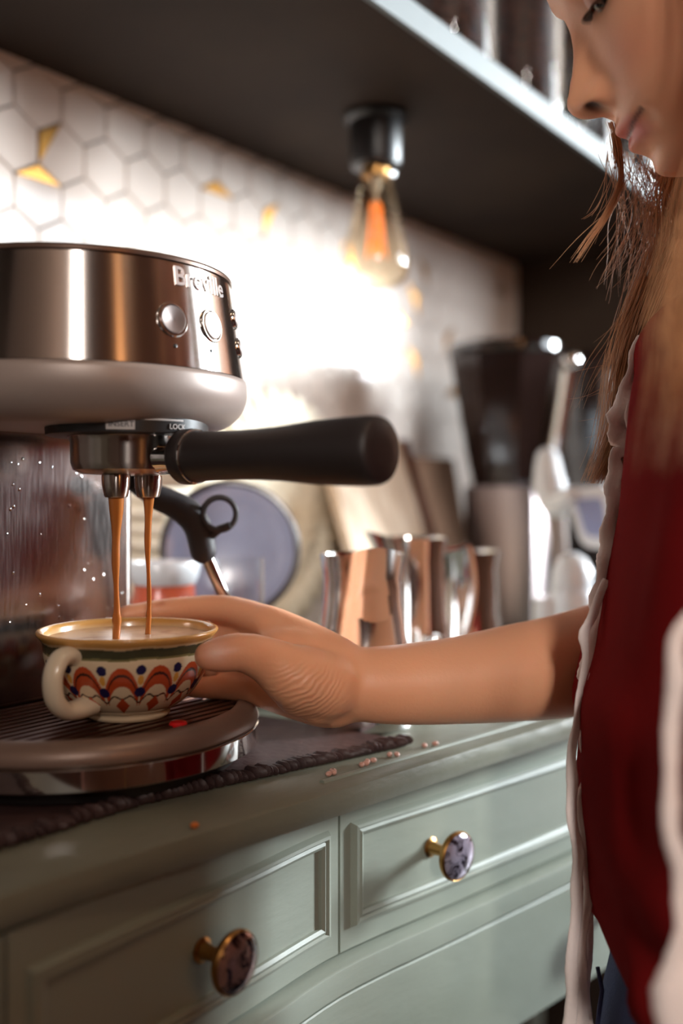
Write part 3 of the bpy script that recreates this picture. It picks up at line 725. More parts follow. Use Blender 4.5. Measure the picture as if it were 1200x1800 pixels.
# pale boards leaning
def board(name, x0, x1, hgt, yb, yt, th, m, lab, edge=None):
    t = thing(name, lab, 'cutting board', ((x0+x1)/2,yb,CT))
    pr = [(yb,CT),(yb+th,CT),(yt+th,CT+hgt),(yt,CT+hgt)]
    G().prism([(x0,a,b) for a,b in pr], (x1-x0,0,0)).link('board', m, t, smooth=False)
    if edge:
        pr = [(yb-.002,CT),(yb+th,CT),(yt+th,CT+hgt),(yt-.002,CT+hgt)]
        G().prism([(x1,a,b) for a,b in pr], (edge,0,0)).link('side_rail', M['walnut'], t, smooth=False)
    return t
board('cutting_board', .865, 1.020, .232, .582, .660, .012, M['wood'], 'pale wooden board with a dark walnut side rail leaning on the tiles', edge=.020)
board('tall_board', 1.055, 1.215, .215, .655, .694, .012, mat('honey_wood', srgb(124,92,72), .85, spec=.08, var=(14, srgb(96,68,50), .4,.7), stretch=(6,1,1)), 'brown wooden board leaning on the tiles beside the grinder')
# milk jugs
def jug(name, q, R, H, lab, hdir, flare=1.0, grp=None, dark=False):
    t = thing(name, lab, 'jug', q, grp)
    pr = [(R*.90,0),(R*.98,H*.02),(R*1.0,H*.06),(R*.97,H*.25),(R*.84,H*.50),(R*.70*flare,H*.72),(R*.68*flare,H*.86),(R*.74*flare,H*1.0),(R*.715*flare,H*.995),(R*.65*flare,H*.86),(R*.80,H*.5),(R*.93,H*.2),(R*.9,H*.03),(.0005,H*.03)]
    g = G().lathe(pr, q, n=48)
    d = Vector((math.cos(hdir), math.sin(hdir), 0))
    for v_ in g.v:       # pouring lip opposite the handle
        rel = v_-q; hz = Vector((rel.x,rel.y,0))
        if rel.z > H*.82 and hz.length > R*.3:
            c_ = -hz.normalized().dot(d)
            if c_ > .75: v_ += -d*(c_-.75)*4*(rel.z/H-.82)/.18*R*.30 + Vector((0,0,1))*(c_-.75)*4*(rel.z/H-.82)/.18*H*.05
    g.link('jug_body', M['chrome'], t)
    a = q+d*R*.70*flare+Vector((0,0,H*.90)); b_ = q+d*R*1.5+Vector((0,0,H*.92)); c_ = q+d*R*1.65+Vector((0,0,H*.62)); e_ = q+d*R*1.35+Vector((0,0,H*.28)); f_ = q+d*R*.95+Vector((0,0,H*.22))
    G().tube([a,a*.4+b_*.6,b_,c_,e_,f_], [R*.08]*6, 10, flat=1.6, sub=5).link('jug_handle', M['black'] if dark else M['chrome'], t)
jug('milk_jug', place(636,.712), .0385, .122, 'large bell-shaped steel milk jug right behind the wrist', .9, 1.06)
jug('milk_jug', place(722,.84), .036, .128, 'steel milk jug between the bell-shaped jug and the dark handled jug', -.6, 1.15)
jug('milk_jug', place(812,.93), .040, .112, 'steel milk jug with dark inside nearest the grinder', .2, 1.2)
q = place(762,.76); tag(G().lathe([(.012,0),(.0125,.004),(.012,.044),(.0095,.050),(.0085,.056),(.001,.058)], q, n=24).link('steel_shaker', M['chrome'], loc=tuple(q)), 'tiny steel shaker standing in front of the jugs', 'shaker')
# grinder with smoked hopper
q = place(893,1.22); gr = thing('coffee_grinder', 'square steel coffee grinder with a dark smoked bean hopper', 'grinder', q)
G().box((q.x-.024,q.y-.045,CT+.004),(q.x+.052,q.y+.050,CT+.176), .006).link('grinder_body', mat('dull_steel', srgb(142,130,130), .34, 1, aniso=.8), gr)
G().box((q.x+.052,q.y-.047,CT+.004),(q.x+.064,q.y-.010,CT+.186), .004).link('orange_edge_reflection', M['brass'], gr)  # brass strip stands for the orange reflection along the body's right edge
G().box((q.x-.024,q.y-.045,CT),(q.x+.06,q.y+.050,CT+.005), .001).link('grinder_base', M['black'], gr)
hq = q+Vector((.012,.012,0))
G().lathe([(.040,.176),(.042,.188),(.045,.200),(.066,.318),(.069,.334),(.067,.338),(.064,.334),(.044,.21)], hq, n=8).link('hopper', M['smoke'], gr, auto=20)
G().lathe([(.067,.336),(.071,.340),(.071,.347),(.064,.350),(.001,.352)], hq, n=48).link('hopper_lid', M['smoke'], gr)
kq = P(1003,634,1.12); G().ball(kq, (.011,.011,.010), 20, 12).link('lid_knob', M['chrome'], gr)
G().tube([P(1000,648,1.13),P(985,740,1.15),P(968,830,1.16)], [.010,.009,.008], 14).link('hopper_rib', M['chrome'], gr)
# second appliance with display frame
q = place(1075,1.30); b2 = thing('blender', 'dark jug blender behind the grinder and the ribbons', 'blender', q)
G().lathe([(.07,0),(.07,.01),(.060,.12),(.050,.15)], q, n=40).link('blender_base', M['black'], b2)
G().lathe([(.048,.15),(.055,.18),(.075,.33),(.077,.335),(.070,.345),(.03,.352),(.001,.352)], q, n=6).link('blender_jug', M['smoke'], b2, auto=20)
G().tube([P(1068,655,1.20),P(1066,760,1.21),P(1064,850,1.22)], [.011,.011,.009], 12, flat=.5).link('blender_handle', M['satin'], b2)
sc2 = thing('display_scale', 'white framed tilted display on a white bent bracket beside the grinder', 'display', place(1020,1.06))
fq = [P(990,858,1.06),P(1068,852,1.04),P(1085,968,1.04),P(1022,962,1.06)]
nrm = (fq[1]-fq[0]).cross(fq[3]-fq[0]).normalized()
cq = sum(fq, Vector())/4
def rrect(s, n=5):
    out = []
    for i in range(4):
        p0, p1, p2 = fq[i-1], fq[i], fq[(i+1)%4]; p0 = cq+(p0-cq)*s; p1 = cq+(p1-cq)*s; p2 = cq+(p2-cq)*s
        a = p1+(p0-p1).normalized()*.012*s; b = p1+(p2-p1).normalized()*.012*s
        for k in range(n+1): t = k/n; out.append(a*(1-t)**2+p1*2*t*(1-t)+b*t*t)
    return out
g = G(); o1 = rrect(1.0); i1 = rrect(.62); dd = nrm*.010
g.loft([o1,[p_+dd for p_ in o1],[p_+dd for p_ in i1],i1,o1], cap=False).link('display_frame', M['white'], sc2)
G().prism(rrect(.63), nrm*.006).link('display_screen', M['screen'], sc2, smooth=False)
G().tube([P(962,806,1.10),P(965,850,1.09),P(978,884,1.08),P(1000,872,1.06)], [.013,.018,.018,.010], 16, sub=5, round_caps=True).link('bracket', M['white'], sc2)
G().tube([P(975,880,1.09),P(985,1000,1.10), place(985,1.10)+Vector((0,0,.002))], [.012,.008,.02], 14, sub=4).link('display_stand', M['satin'], sc2)
q = place(1005,.98); bo = thing('white_bottle', 'glossy white bottle with domed cap standing under the display', 'bottle', q)
G().lathe([(.024,0),(.025,.003),(.025,.060),(.022,.070)], q, n=36).link('bottle_body', M['white'], bo)
G().lathe([(.020,.070),(.021,.074),(.020,.090),(.014,.102),(.006,.107),(.001,.108)], q, n=36).link('bottle_cap', M['white'], bo)
q = place(962,.98); tag(G().lathe([(.013,0),(.014,.003),(.0135,.060),(.012,.064),(.001,.064)], q, n=30).link('white_canister', M['white'], loc=tuple(q)), 'slim white canister left of the white bottle', 'canister')

# ------------------------------------------------------------------ jars of beans on the shelf
ZT = ZS+.0225
jar_lab = {1:'glass jar of coffee beans leftmost on the shelf at the top of the picture', 2:'glass jar of beans on the shelf just left of the nose', 3:'glass jar on the shelf seen behind the lips', 4:'glass jar on the shelf mostly hidden behind the chin'}
for i in range(1,5):
    c_ = Vector((.667+.1525*i, YSF+.054, ZT))
    j = thing('bean_jar', jar_lab[i], 'jar', c_, 'glass jars of beans on the shelf')
    G().lathe([(.040,0),(.0445,.002),(.046,.008),(.046,.150),(.040,.165),(.040,.172),(.037,.172),(.037,.164),(.0405,.148),(.0405,.008),(.001,.006)], c_, n=56).link('jar_glass', M['glass'], j)
    G().lathe([(.001,.0072),(.0390,.0075),(.0395,.012),(.0395,[.11,.13,.13,.02,.09][i]),(.03,[.115,.137,.134,.024,.095][i]),(.001,[.117,.139,.136,.026,.097][i])], c_, n=48).link('jar_beans', M['beans'], j)
    G().lathe([(.042,.172),(.043,.174),(.043,.186),(.038,.190),(.001,.191)], c_, n=40).link('jar_lid', M['walnut'], j)

# ------------------------------------------------------------------ the girl
TAU = math.radians(25); YAW = math.radians(-15)
# head frame: fwd points image-left and down, lateral towards the camera
hf = Vector((-math.cos(TAU)*math.cos(YAW), -math.sin(YAW), -math.sin(TAU)))     # in (r, f, h)
hu = Vector((-math.sin(TAU), 0, math.cos(TAU)))
def cam2w(v): return C(*v)-C(0,0,0)
FW = cam2w(hf).normalized(); UP0 = cam2w(hu); UP = (UP0-FW*UP0.dot(FW)).normalized(); LT = UP.cross(FW).normalized()*-1
# LT must point to the camera (left cheek of the girl)
if LT.dot(cam2w(Vector((0,-1,0)))) < 0: LT = -LT
nose_tip = P(996,190,.56)
HCn = nose_tip - FW*.1045 + UP*.037
def Hd(x, y, z): return HCn + LT*x + FW*y + UP*z
yf_t = [(-.112,.030),(-.108,.046),(-.102,.060),(-.092,.074),(-.080,.0775),(-.060,.0830),(-.045,.0820),(-.030,.0805),(-.012,.0795),(0,.0815),(.012,.0855),(.03,.0885),(.05,.084),(.07,.068),(.085,.048),(.097,.022),(.104,-.006)]
yb_t = [(-.112,.005),(-.108,-.002),(-.102,-.010),(-.09,-.022),(-.07,-.045),(-.05,-.066),(-.03,-.082),(0,-.095),(.04,-.097),(.07,-.080),(.09,-.055),(.1,-.03),(.104,-.012)]
w_t = [(-.112,.006),(-.108,.016),(-.102,.026),(-.09,.040),(-.075,.051),(-.06,.0585),(-.045,.0635),(-.03,.067),(0,.0705),(.03,.072),(.05,.069),(.07,.060),(.09,.041),(.1,.022),(.104,.004)]
no_t = [(-.0545,0),(-.052,.003),(-.049,.0135),(-.044,.0205),(-.037,.0235),(-.030,.0200),(-.020,.0140),(-.008,.0080),(.004,.0030),(.014,0)]
def gs(x, s): return math.exp(-(x/s)**2)
def head_point(th, z):
    a = smooth_table(yf_t, z); b = smooth_table(yb_t, z); w = max(.002, smooth_table(w_t, z))
    c, s = math.cos(th), math.sin(th)
    yc = .0*a + (a+b)/2*.55
    ex = 2/2.3
    x = w*math.copysign(abs(s)**ex, s)
    y = yc + ((a-yc) if c > 0 else (yc-b))*math.copysign(abs(c)**(2/2.15), c)
    if c > 0:
        no = smooth_table(no_t, z); sg = lerp_table([(-.055,.0120),(-.04,.0105),(-.02,.0085),(0,.0085),(.02,.010)], z)
        y += no*gs(x, sg)
        for sd_ in (-1,1):
            y += .0085*gs(x-sd_*.0125,.0058)*gs(z+.0425,.0075)             # nostril wing
            y -= .0070*gs(x-sd_*.0300,.0135)*gs(z-.0010,.0105)           # eye socket
            y += .0030*gs(x-sd_*.028,.014)*gs(z-.0190,.0060)             # brow
            y += .0020*gs(x-sd_*.040,.022)*gs(z+.042,.026)               # cheek
            y -= .0025*gs(x-sd_*.0285,.0045)*gs(z+.0680,.0060)           # mouth corner
            x += sd_*0
        y += .0052*gs(x,.0170)*gs(z+.0625,.0042) + .0058*gs(x,.0150)*gs(z+.0745,.0048) - .0030*gs(x,.018)*gs(z+.0682,.0016)
        y -= .0018*gs(x,.016)*gs(z+.0835,.0050); y += .0050*gs(x,.015)*gs(z+.0970,.0075); y -= .0012*gs(x,.003)*gs(z+.0565,.004)
    return x, y, z
hg = G(); rings = []
for j in range(131):
    z = -.112+.216*j/130
    ring = []
    for k in range(160):
        t = 2*PI*k/160; t = t - .35*math.sin(t)*1.0 if True else t      # denser at the face
        x, y, z_ = head_point(t, z); ring.append(Hd(x, y, z_))
    rings.append(ring)
hg.loft(rings)
for s_ in (-1,1):    # ears
    Rm = Matrix((LT,FW,UP)).transposed()
    hg.ball(Hd(s_*.069,-.012,-.012), (.006,.016,.028), 16, 10, R=Rm)
# neck, torso, limbs
def camv(p): return C(*p)
neck0 = Hd(0,-.030,-.055)
sh_r = (.285,.665,.060); sh_l = (.30,.405,.060)
hg.tube([Hd(0,-.022,-.02),Hd(0,-.030,-.075),camv((.285,.535,.145)),camv((.29,.535,.08))], [.048,.046,.046,.065], 28, sub=5, round_caps=True)
hg.tube([camv(sh_r),camv((.285,.61,.085)),camv((.29,.535,.095)),camv((.292,.46,.085)),camv(sh_l)], [.046,.050,.056,.050,.046], 24, sub=5, round_caps=True)
def torso_ring(r, f, a, b, h, n=40): return [C(r+a*math.cos(2*PI*k/n), f+b*math.sin(2*PI*k/n), h) for k in range(n)]
tor = [(.29,.535,.02,.03,.112),(.288,.535,.06,.105,.09),(.285,.535,.082,.125,.04),(.280,.535,.088,.125,-.04),(.270,.535,.085,.115,-.12),(.256,.535,.080,.105,-.19),(.246,.535,.084,.118,-.27),(.243,.535,.088,.126,-.34),(.243,.535,.078,.12,-.39)]
hg.loft([torso_ring(*t) for t in tor])
for sg in (-1, 1):   # legs down to the floor
    hg.tube([C(.243,.535+sg*.062,-.36),C(.245,.535+sg*.065,-.50),C(.265,.535+sg*.068,-.70),C(.27,.535+sg*.068,-.74),C(.30,.535+sg*.07,-.99),C(.295,.535+sg*.07,-1.03)], [.064,.058,.044,.042,.028,.028], 20, sub=4, round_caps=True)
    hg.tube([C(.30,.535+sg*.07,-1.035),C(.20,.535+sg*.075,-1.045)], [.024,.018], 14, round_caps=True)
# right arm, reaching to the cup
SHR = C(*sh_r)
EL = C(.198,.664,-.098); WR = P(606,1203,.588)
def lump(p, r): hg.ball(p, r, 18, 12)
hg.tube([SHR,C(.245,.672,-.02),EL], [.044,.038,.036], 24, sub=6, round_caps=True)
fa = [EL, P(1010,1166,.640), P(900,1183,.620), P(800,1196,.606), P(700,1203,.596), P(640,1203,.590), WR]
hg.tube(fa, [.0345,.0335,.0300,.0262,.0238,.0220,.0208], 28, sub=5, round_caps=True, flat=1.0)
# palm
K = {'i':(470,1095,.612),'m':(456,1135,.622),'r':(452,1172,.620),'p':(458,1210,.608)}
pw = {k: P(*v_) for k, v_ in K.items()}
for (k, x0, y0, f0_, r0, r1) in (('i',590,1170,.588,.0175,.0115),('m',595,1190,.594,.0170,.0120),('r',592,1212,.594,.0170,.0120),('p',585,1232,.590,.0165,.0115)):
    w0 = P(x0,y0,f0_); hg.tube([P(x0+35,1203,f0_), w0, w0*.5+pw[k]*.5+(P(0,0,1)-P(0,8,1))*.0, pw[k]], [.0185,r0,(r0+r1)/2+.001,r1], 18, sub=4, round_caps=True)
def finger(pts, rad):
    hg.tube([P(*p_) for p_ in pts], rad, 18, sub=5, round_caps=True)
    for p_, r_ in zip(pts[1:-1], rad[1:-1]): hg.ball(P(*p_), r_*1.04, 14, 10)
finger([K['i'],(395,1071,.634),(300,1072,.642),(217,1082,.6335)], [.0112,.0092,.0080,.0066])
finger([K['m'],(385,1118,.646),(305,1125,.647),(235,1125,.632)], [.0115,.0093,.0082,.0068])
finger([K['r'],(385,1168,.637),(312,1172,.636),(250,1168,.620)], [.0112,.0090,.0080,.0066])
finger([K['p'],(398,1208,.620),(345,1208,.616),(300,1200,.606)], [.0105,.0080,.0070,.0060])
# thumb and its muscle
hg.tube([P(575,1205,.575),P(520,1190,.566),P(468,1160,.557),P(424,1146,.548),P(390,1150,.5445),P(368,1153,.5430)], [.0195,.0190,.0132,.0108,.0104,.0088], 20, sub=5, round_caps=True)
hg.ball(P(530,1208,.572), .0175, 18, 12); hg.ball(P(560,1225,.580), .0165, 18, 12)
hg.tube([P(540,1150,.588),P(500,1136,.592),P(478,1128,.598)], [.015,.0125,.009], 12, sub=3, round_caps=True)      # web between thumb and finger
# left arm hangs by her side
hg.tube([C(*sh_l),C(.33,.385,-.06),C(.345,.385,-.14),C(.35,.39,-.20),C(.34,.40,-.33)], [.044,.038,.034,.032,.020], 22, sub=5, round_caps=True)
hg.tube([C(.34,.40,-.33),C(.337,.405,-.375),C(.335,.41,-.40)], [.020,.024,.019], 16, sub=3, round_caps=True)
for k in range(4): 
    ff = .388+.013*k; hg.tube([C(.335,ff,-.385),C(.330,ff,-.425),C(.322,ff,-.455+.004*abs(k-1.5))], [.0088,.0076,.0062], 10, sub=3, round_caps=True)
hg.tube([C(.325,.398,-.36),C(.308,.396,-.395),C(.302,.397,-.42)], [.011,.009,.007], 10, sub=3, round_caps=True)
pg = thing('person', 'child with long brown hair in a burgundy top holding the painted cup', 'person', C(.29,.535,-ZC))
raw = hg.link('raw', None, smooth=False)
md = raw.modifiers.new('r', 'REMESH'); md.mode = 'VOXEL'; md.voxel_size = .0019; md.adaptivity = 0
me = bpy.data.meshes.new_from_object(raw.evaluated_get(bpy.context.evaluated_depsgraph_get()))
bpy.data.objects.remove(raw)
nV = len(me.vertices); co_ = np.empty(nV*3, np.float32); me.vertices.foreach_get('co', co_); co_ = co_.reshape(-1,3).astype(np.float64)
ed = np.empty(len(me.edges)*2, np.int32); me.edges.foreach_get('vertices', ed); ed = ed.reshape(-1,2)
deg = np.bincount(ed.ravel(), minlength=nV)[:,None].astype(float)
Rw = np.array([LT,FW,UP]); hc = np.array(HCn)
def lap(x):
    s = np.zeros_like(x)
    for k in range(x.shape[1]):
        s[:,k] = np.bincount(ed[:,0], x[ed[:,1],k], nV)+np.bincount(ed[:,1], x[ed[:,0],k], nV)
    return s/deg - x
hl = (co_-hc) @ Rw.T
face = ((hl[:,1] > .03) & (np.abs(hl[:,0]) < .06) & (np.abs(hl[:,2]) < .12))
wt = np.where(face, .25, 1.0)[:,None]
for it in range(14):
    co_ = co_ + .55*wt*lap(co_); co_ = co_ - .50*wt*lap(co_) if it % 2 else co_
hl = (co_-hc) @ Rw.T
# nostrils: pressed in; mouth line
X_, Y_, Z_ = hl.T
nos = np.zeros(nV)
for s_ in (-1,1): nos += np.exp(-((X_-s_*.0095)/.0046)**2-((Y_-.0925)/.0068)**2-((Z_+.0478)/.0042)**2)
co_ += nos[:,None]*.0045*np.array(UP) 
# palm creases beside the thumb
skc = np.tile(np.array(srgb(240,174,134)[:3]), (nV,1))
def blend(mask, col): 
    global skc
    skc = skc*(1-mask[:,None])+np.array(col[:3])*mask[:,None]
lipw = .0280
lip = np.exp(-((Z_+.0685 + .10*np.abs(X_)*0)/.0078)**4)*(np.abs(X_) < lipw)*(Y_ > .045)*np.clip((lipw-np.abs(X_))/.008,0,1)
blend(np.clip(lip,0,1)*.85, srgb(204,86,82))
ml = np.exp(-((Z_+.0683-.25*np.clip(np.abs(X_)-.010,0,1))/.0013)**2)*(np.abs(X_) < lipw+.002)*(Y_ > .045)
blend(np.clip(ml,0,1)*.9, srgb(70,22,22))
blend(np.clip(nos*1.3,0,1)*.95, srgb(48,18,14))
for s_ in (-1,1):
    blend(.30*np.exp(-((X_-s_*.040)/.016)**2-((Z_+.035)/.018)**2)*(Y_>.02), srgb(206,104,84))
    blend(.75*np.exp(-((X_-s_*.030)/.016)**4-((Z_-.0225-.004*np.sin((X_*s_-.014)*80))/.0030)**2)*(Y_>.03), srgb(96,60,42))
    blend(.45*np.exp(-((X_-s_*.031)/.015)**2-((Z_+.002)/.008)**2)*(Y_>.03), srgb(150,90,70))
# hand tint: warmer knuckles, pale nail, a small graze on the forefinger
def near(p, r): d = co_-np.array(p); return np.exp(-(d**2).sum(1)/r**2)
blend(.35*near(P(372,1152,.536),.013), srgb(226,128,100))
blend(.8*near(P(378,1146,.5335),.0058), srgb(250,206,186))
blend(.8*near(P(284,1057,.635),.0022), srgb(180,50,30)); blend(.7*near(P(276,1060,.634),.0018), srgb(180,50,30))
# fine folds at the base of the thumb
fc = np.array(P(540,1215,.556)); d = co_-fc
rt = np.array(cam2w(Vector((1,0,0)))); upv = np.array([0,0,1.])
uu = d@rt; vv = d@upv
ph = (np.sqrt((uu+.028)**2+(vv-.030)**2))
m_ = np.exp(-((uu)/.018)**2-((vv+.000)/.015)**2)*(np.abs(d@np.array(cam2w(Vector((0,1,0))))) < .03)
me.vertices.foreach_set('co', (co_-np.array(pg.location)).astype(np.float32).ravel())
nt = M['skin'].node_tree; bs = nt.nodes['Principled BSDF']; old = [n for n in nt.nodes if n.type == 'BUMP'][0]
tcn = nt.nodes.new('ShaderNodeTexCoord'); mpn = nt.nodes.new('ShaderNodeMapping'); cc_ = P(470,1112,.556)-Vector(pg.location); mpn.inputs['Location'].default_value = -cc_
wv = nt.nodes.new('ShaderNodeTexWave'); wv.wave_type = 'RINGS'; wv.rings_direction = 'SPHERICAL'; wv.inputs['Scale'].default_value = 105; wv.inputs['Distortion'].default_value = 9; wv.inputs['Detail Scale'].default_value = .6; wv.inputs['Detail'].default_value = 2
an = nt.nodes.new('ShaderNodeAttribute'); an.attribute_name = 'crease'; mu = nt.nodes.new('ShaderNodeMath'); mu.operation = 'MULTIPLY'
b2_ = nt.nodes.new('ShaderNodeBump'); b2_.inputs['Strength'].default_value = .55; b2_.inputs['Distance'].default_value = .0007
nt.links.new(tcn.outputs['Object'], mpn.inputs[0]); nt.links.new(mpn.outputs[0], wv.inputs['Vector']); nt.links.new(wv.outputs['Fac'], mu.inputs[0]); nt.links.new(an.outputs['Fac'], mu.inputs[1])
nt.links.new(mu.outputs[0], b2_.inputs['Height']); nt.links.new(old.outputs[0], b2_.inputs['Normal']); nt.links.new(b2_.outputs[0], bs.inputs['Normal'])
me.shade_smooth(); me.materials.clear(); me.materials.append(M['skin'])
ca_ = me.attributes.new('crease','FLOAT','POINT'); ca_.data.foreach_set('value', m_.astype(np.float32))
at = me.color_attributes.new('skin', 'FLOAT_COLOR', 'POINT'); at.data.foreach_set('color', np.hstack([skc, np.ones((nV,1))]).astype(np.float32).ravel())
me.update()
bd = bpy.data.objects.new('body', me); COL.objects.link(bd); bd.parent = pg
# eyes with lids and lashes
for s_ in (-1,1):
    ec = Hd(s_*.0295,.0640,.0005)
    eo = G().ball(ec, .0118, 20, 14).link('eye', M['eye'], bd); 
    rg = []
    for i in range(13):
        a = -1.15+2.3*i/12; ring = []
        for k in range(9):
            b_ = math.radians(-24+86*k/8); R_ = .0128
            ring.append(ec + LT*(R_*math.sin(a)*math.cos(b_)) + FW*(R_*math.cos(a)*math.cos(b_)) + UP*(R_*math.sin(b_)))
        rg.append(ring)
    G().loft(rg, cap=False, closed=False).link('eyelid', mat('eyelid_skin', srgb(186,122,94), .5), eo, auto=0)
    g = G()
    for i in range(26):
        a = -1.1+2.2*i/25; R_ = .0127; b_ = math.radians(-24)
        p0 = ec + LT*(R_*math.sin(a)*math.cos(b_)) + FW*(R_*math.cos(a)*math.cos(b_)) + UP*(R_*math.sin(b_))
        dr = (LT*math.sin(a)*.8+FW*math.cos(a)*.9-UP*.55).normalized()
        g.tube([p0,p0+dr*.004+UP*-.0004,p0+dr*.0078+UP*.0008], [.00035,.00028,.00008], 4)
    g.link('eyelashes', M['eye'], eo)
# burgundy top
edge_t = [(500,1235),(530,1185),(560,1152),(600,1128),(650,1118),(700,1108),(800,1098),(900,1088),(1000,1074),(1100,1056),(1180,1038),(1240,1021),(1300,1024),(1400,1029),(1500,1036),(1600,1052),(1680,1076),(1740,1112),(1790,1165)]
fT, bT = .515, .140
rings = []; NS = 110
for j in range(70):
    py = 500+(1790-500)*j/69
    lx = smooth_table(edge_t, py); rl = (lx-600)/F0*.545
    h = (HZ-py)/F0*.545
    back = .400; rr_ = []
    if py < 600: k_ = (600-py)/100; back = .400-.02*k_; bb = bT*(1-.50*k_**2)
    else: bb = bT
    if py > 1650: back = .40-.03*(py-1650)/140
    a_ = (back-rl)/2
    for k in range(NS):
        t = 2*PI*k/NS; c_, s_ = math.cos(t), math.sin(t)
        fold = .0035*math.sin(6*t+h*22)+.0025*math.sin(11*t-h*35)*max(0,-c_*.3+.7)
        # creases drawn round the waist
        fold += .0060*math.sin((h*-1-.215+.05*s_)*2*PI/.065)*gs(h+.235,.055)*(.4+.6*max(0,-c_))
        fl_ = 1 if abs(c_) < .985 else .3
        e_ = 2/2.4
        rr_.append(C(rl+a_+(a_+fold*fl_)*math.copysign(abs(c_)**e_,c_), fT+(bb+fold)*math.copysign(abs(s_)**e_,s_), h))
    rings.append(rr_)
G().loft(rings, cap=False).link('top', M['tunic'], pg, auto=0)
top = bpy.data.objects['top']; top['label'] = 'burgundy cotton top'
sm = top.modifiers.new('thickness', 'SOLIDIFY'); sm.thickness = .0016; sm.offset = 1
# collar part closing the shoulders
rings = []
for j in range(12):
    t = j/11; k_ = 1-t
    rings.append([C(.2975+ (.085*k_+.050*t)*math.cos(2*PI*k/60), .525+(.108*k_+.055*t)*math.sin(2*PI*k/60), .112+.030*math.sin(t*PI/2)) for k in range(60)])
o = G().loft(rings, cap=False).link('yoke', M['tunic'], pg, auto=0); o.modifiers.new('thickness','SOLIDIFY').thickness = .0016
# ribbons and trim
def ribbon(pts, width, name, lab=None, thick=.22, parent=pg, wob=.0008, seed=0, sub=6, ws=.80, sx=0):
    P3 = [P(x+sx, y, f) for x, y, f in pts]; w_ = [q*ws for q in width]
    sp, rw = spline(P3, w_, sub)
    rx = cam2w(Vector((1,0,0)))
    rings = []
    for i, p_ in enumerate(sp):
        a = sp[max(0,i-1)]; b = sp[min(len(sp)-1,i+1)]; T = (b-a).normalized()
        u = (rx - T*rx.dot(T)).normalized(); v_ = T.cross(u)
        tw = .38*math.sin(i*.31+seed)
        u, v_ = u*math.cos(tw)+v_*math.sin(tw), v_*math.cos(tw)-u*math.sin(tw)
        ring = []
        wr = rw[i]*(1+.05*math.sin(i*.9+seed)+.04*math.sin(i*2.3))
        for k in range(14):
            t = 2*PI*k/14; ridge = 1+.35*math.cos(3*t)
            ring.append(p_+u*wr*math.cos(t)+v_*wr*thick*math.sin(t)*ridge + u*wob*math.sin(i*.53+seed*2))
        rings.append(ring)
    o = G().loft(rings).link(name, M['ribbon'], parent, auto=0)
    if lab: o['label'] = lab
    return o
fR = .555
ribbon([(1130,590,.575),(1117,640,.572),(1106,690,.57),(1093,730,.57),(1090,760,.57),(1097,785,.57),(1087,805,.568),(1083,850,.566),(1084,900,.564),(1078,960,.56),(1070,1000,.56),(1058,1050,.558),(1055,1100,.558),(1048,1150,.556),(1036,1195,.556),(1028,1215,.556)],
       [.0020,.0030,.0040,.0058,.0058,.0034,.0036,.0040,.0052,.0062,.0050,.0044,.0048,.0058,.0046,.0018], 'armhole_trim', 'blush frilled trim down the front edge', thick=.3, seed=1, ws=1.15, sx=-5, sub=9)
ribbon([(1126,640,.566),(1116,690,.563),(1106,735,.562),(1108,780,.562),(1100,840,.560),(1096,900,.558)], [.0015,.0025,.0032,.0024,.0022,.0012], 'armhole_trim', None, seed=3)
ribbon([(1068,1020,.552),(1042,1075,.550),(1029,1110,.549),(1027,1150,.549),(1022,1210,.548),(1012,1260,.547),(1008,1310,.546),(1003,1370,.545),(1006,1430,.545),(1013,1490,.545),(1016,1540,.545),(1011,1600,.545),(1007,1680,.545),(1003,1740,.545),(1000,1830,.545)],
       [.0026,.0036,.0040,.0026,.0024,.0028,.0032,.0040,.0042,.0042,.0040,.0046,.0050,.0044,.0050], 'hanging_tie', 'long twisted blush tie hanging in front', thick=.35, seed=2)
ribbon([(1043,1180,.550),(1030,1240,.548),(1024,1300,.547),(1031,1340,.548),(1022,1400,.548),(1018,1450,.548),(1026,1500,.549),(1031,1560,.549),(1024,1640,.549),(1020,1720,.549),(1025,1830,.549)],
       [.0020,.0022,.0020,.0026,.0034,.0030,.0030,.0034,.0040,.0046,.0052], 'hanging_tie', None, thick=.35, seed=5)
ribbon([(1024,1500,.556),(1034,1560,.556),(1033,1660,.556),(1030,1740,.556),(1033,1830,.556)], [.0020,.0034,.0036,.0038,.0040], 'hanging_tie', None, thick=.3, seed=7)
ribbon([(1212,1080,.372),(1192,1130,.370),(1184,1200,.368),(1183,1300,.368),(1176,1400,.368),(1184,1470,.368),(1196,1540,.368),(1204,1620,.368),(1190,1690,.368),(1188,1760,.366),(1200,1860,.366)],
       [.0040,.0042,.0044,.0040,.0048,.0040,.0048,.0050,.0072,.0100,.0110], 'near_tie', 'near blush tie, out of focus', thick=.3, seed=4)
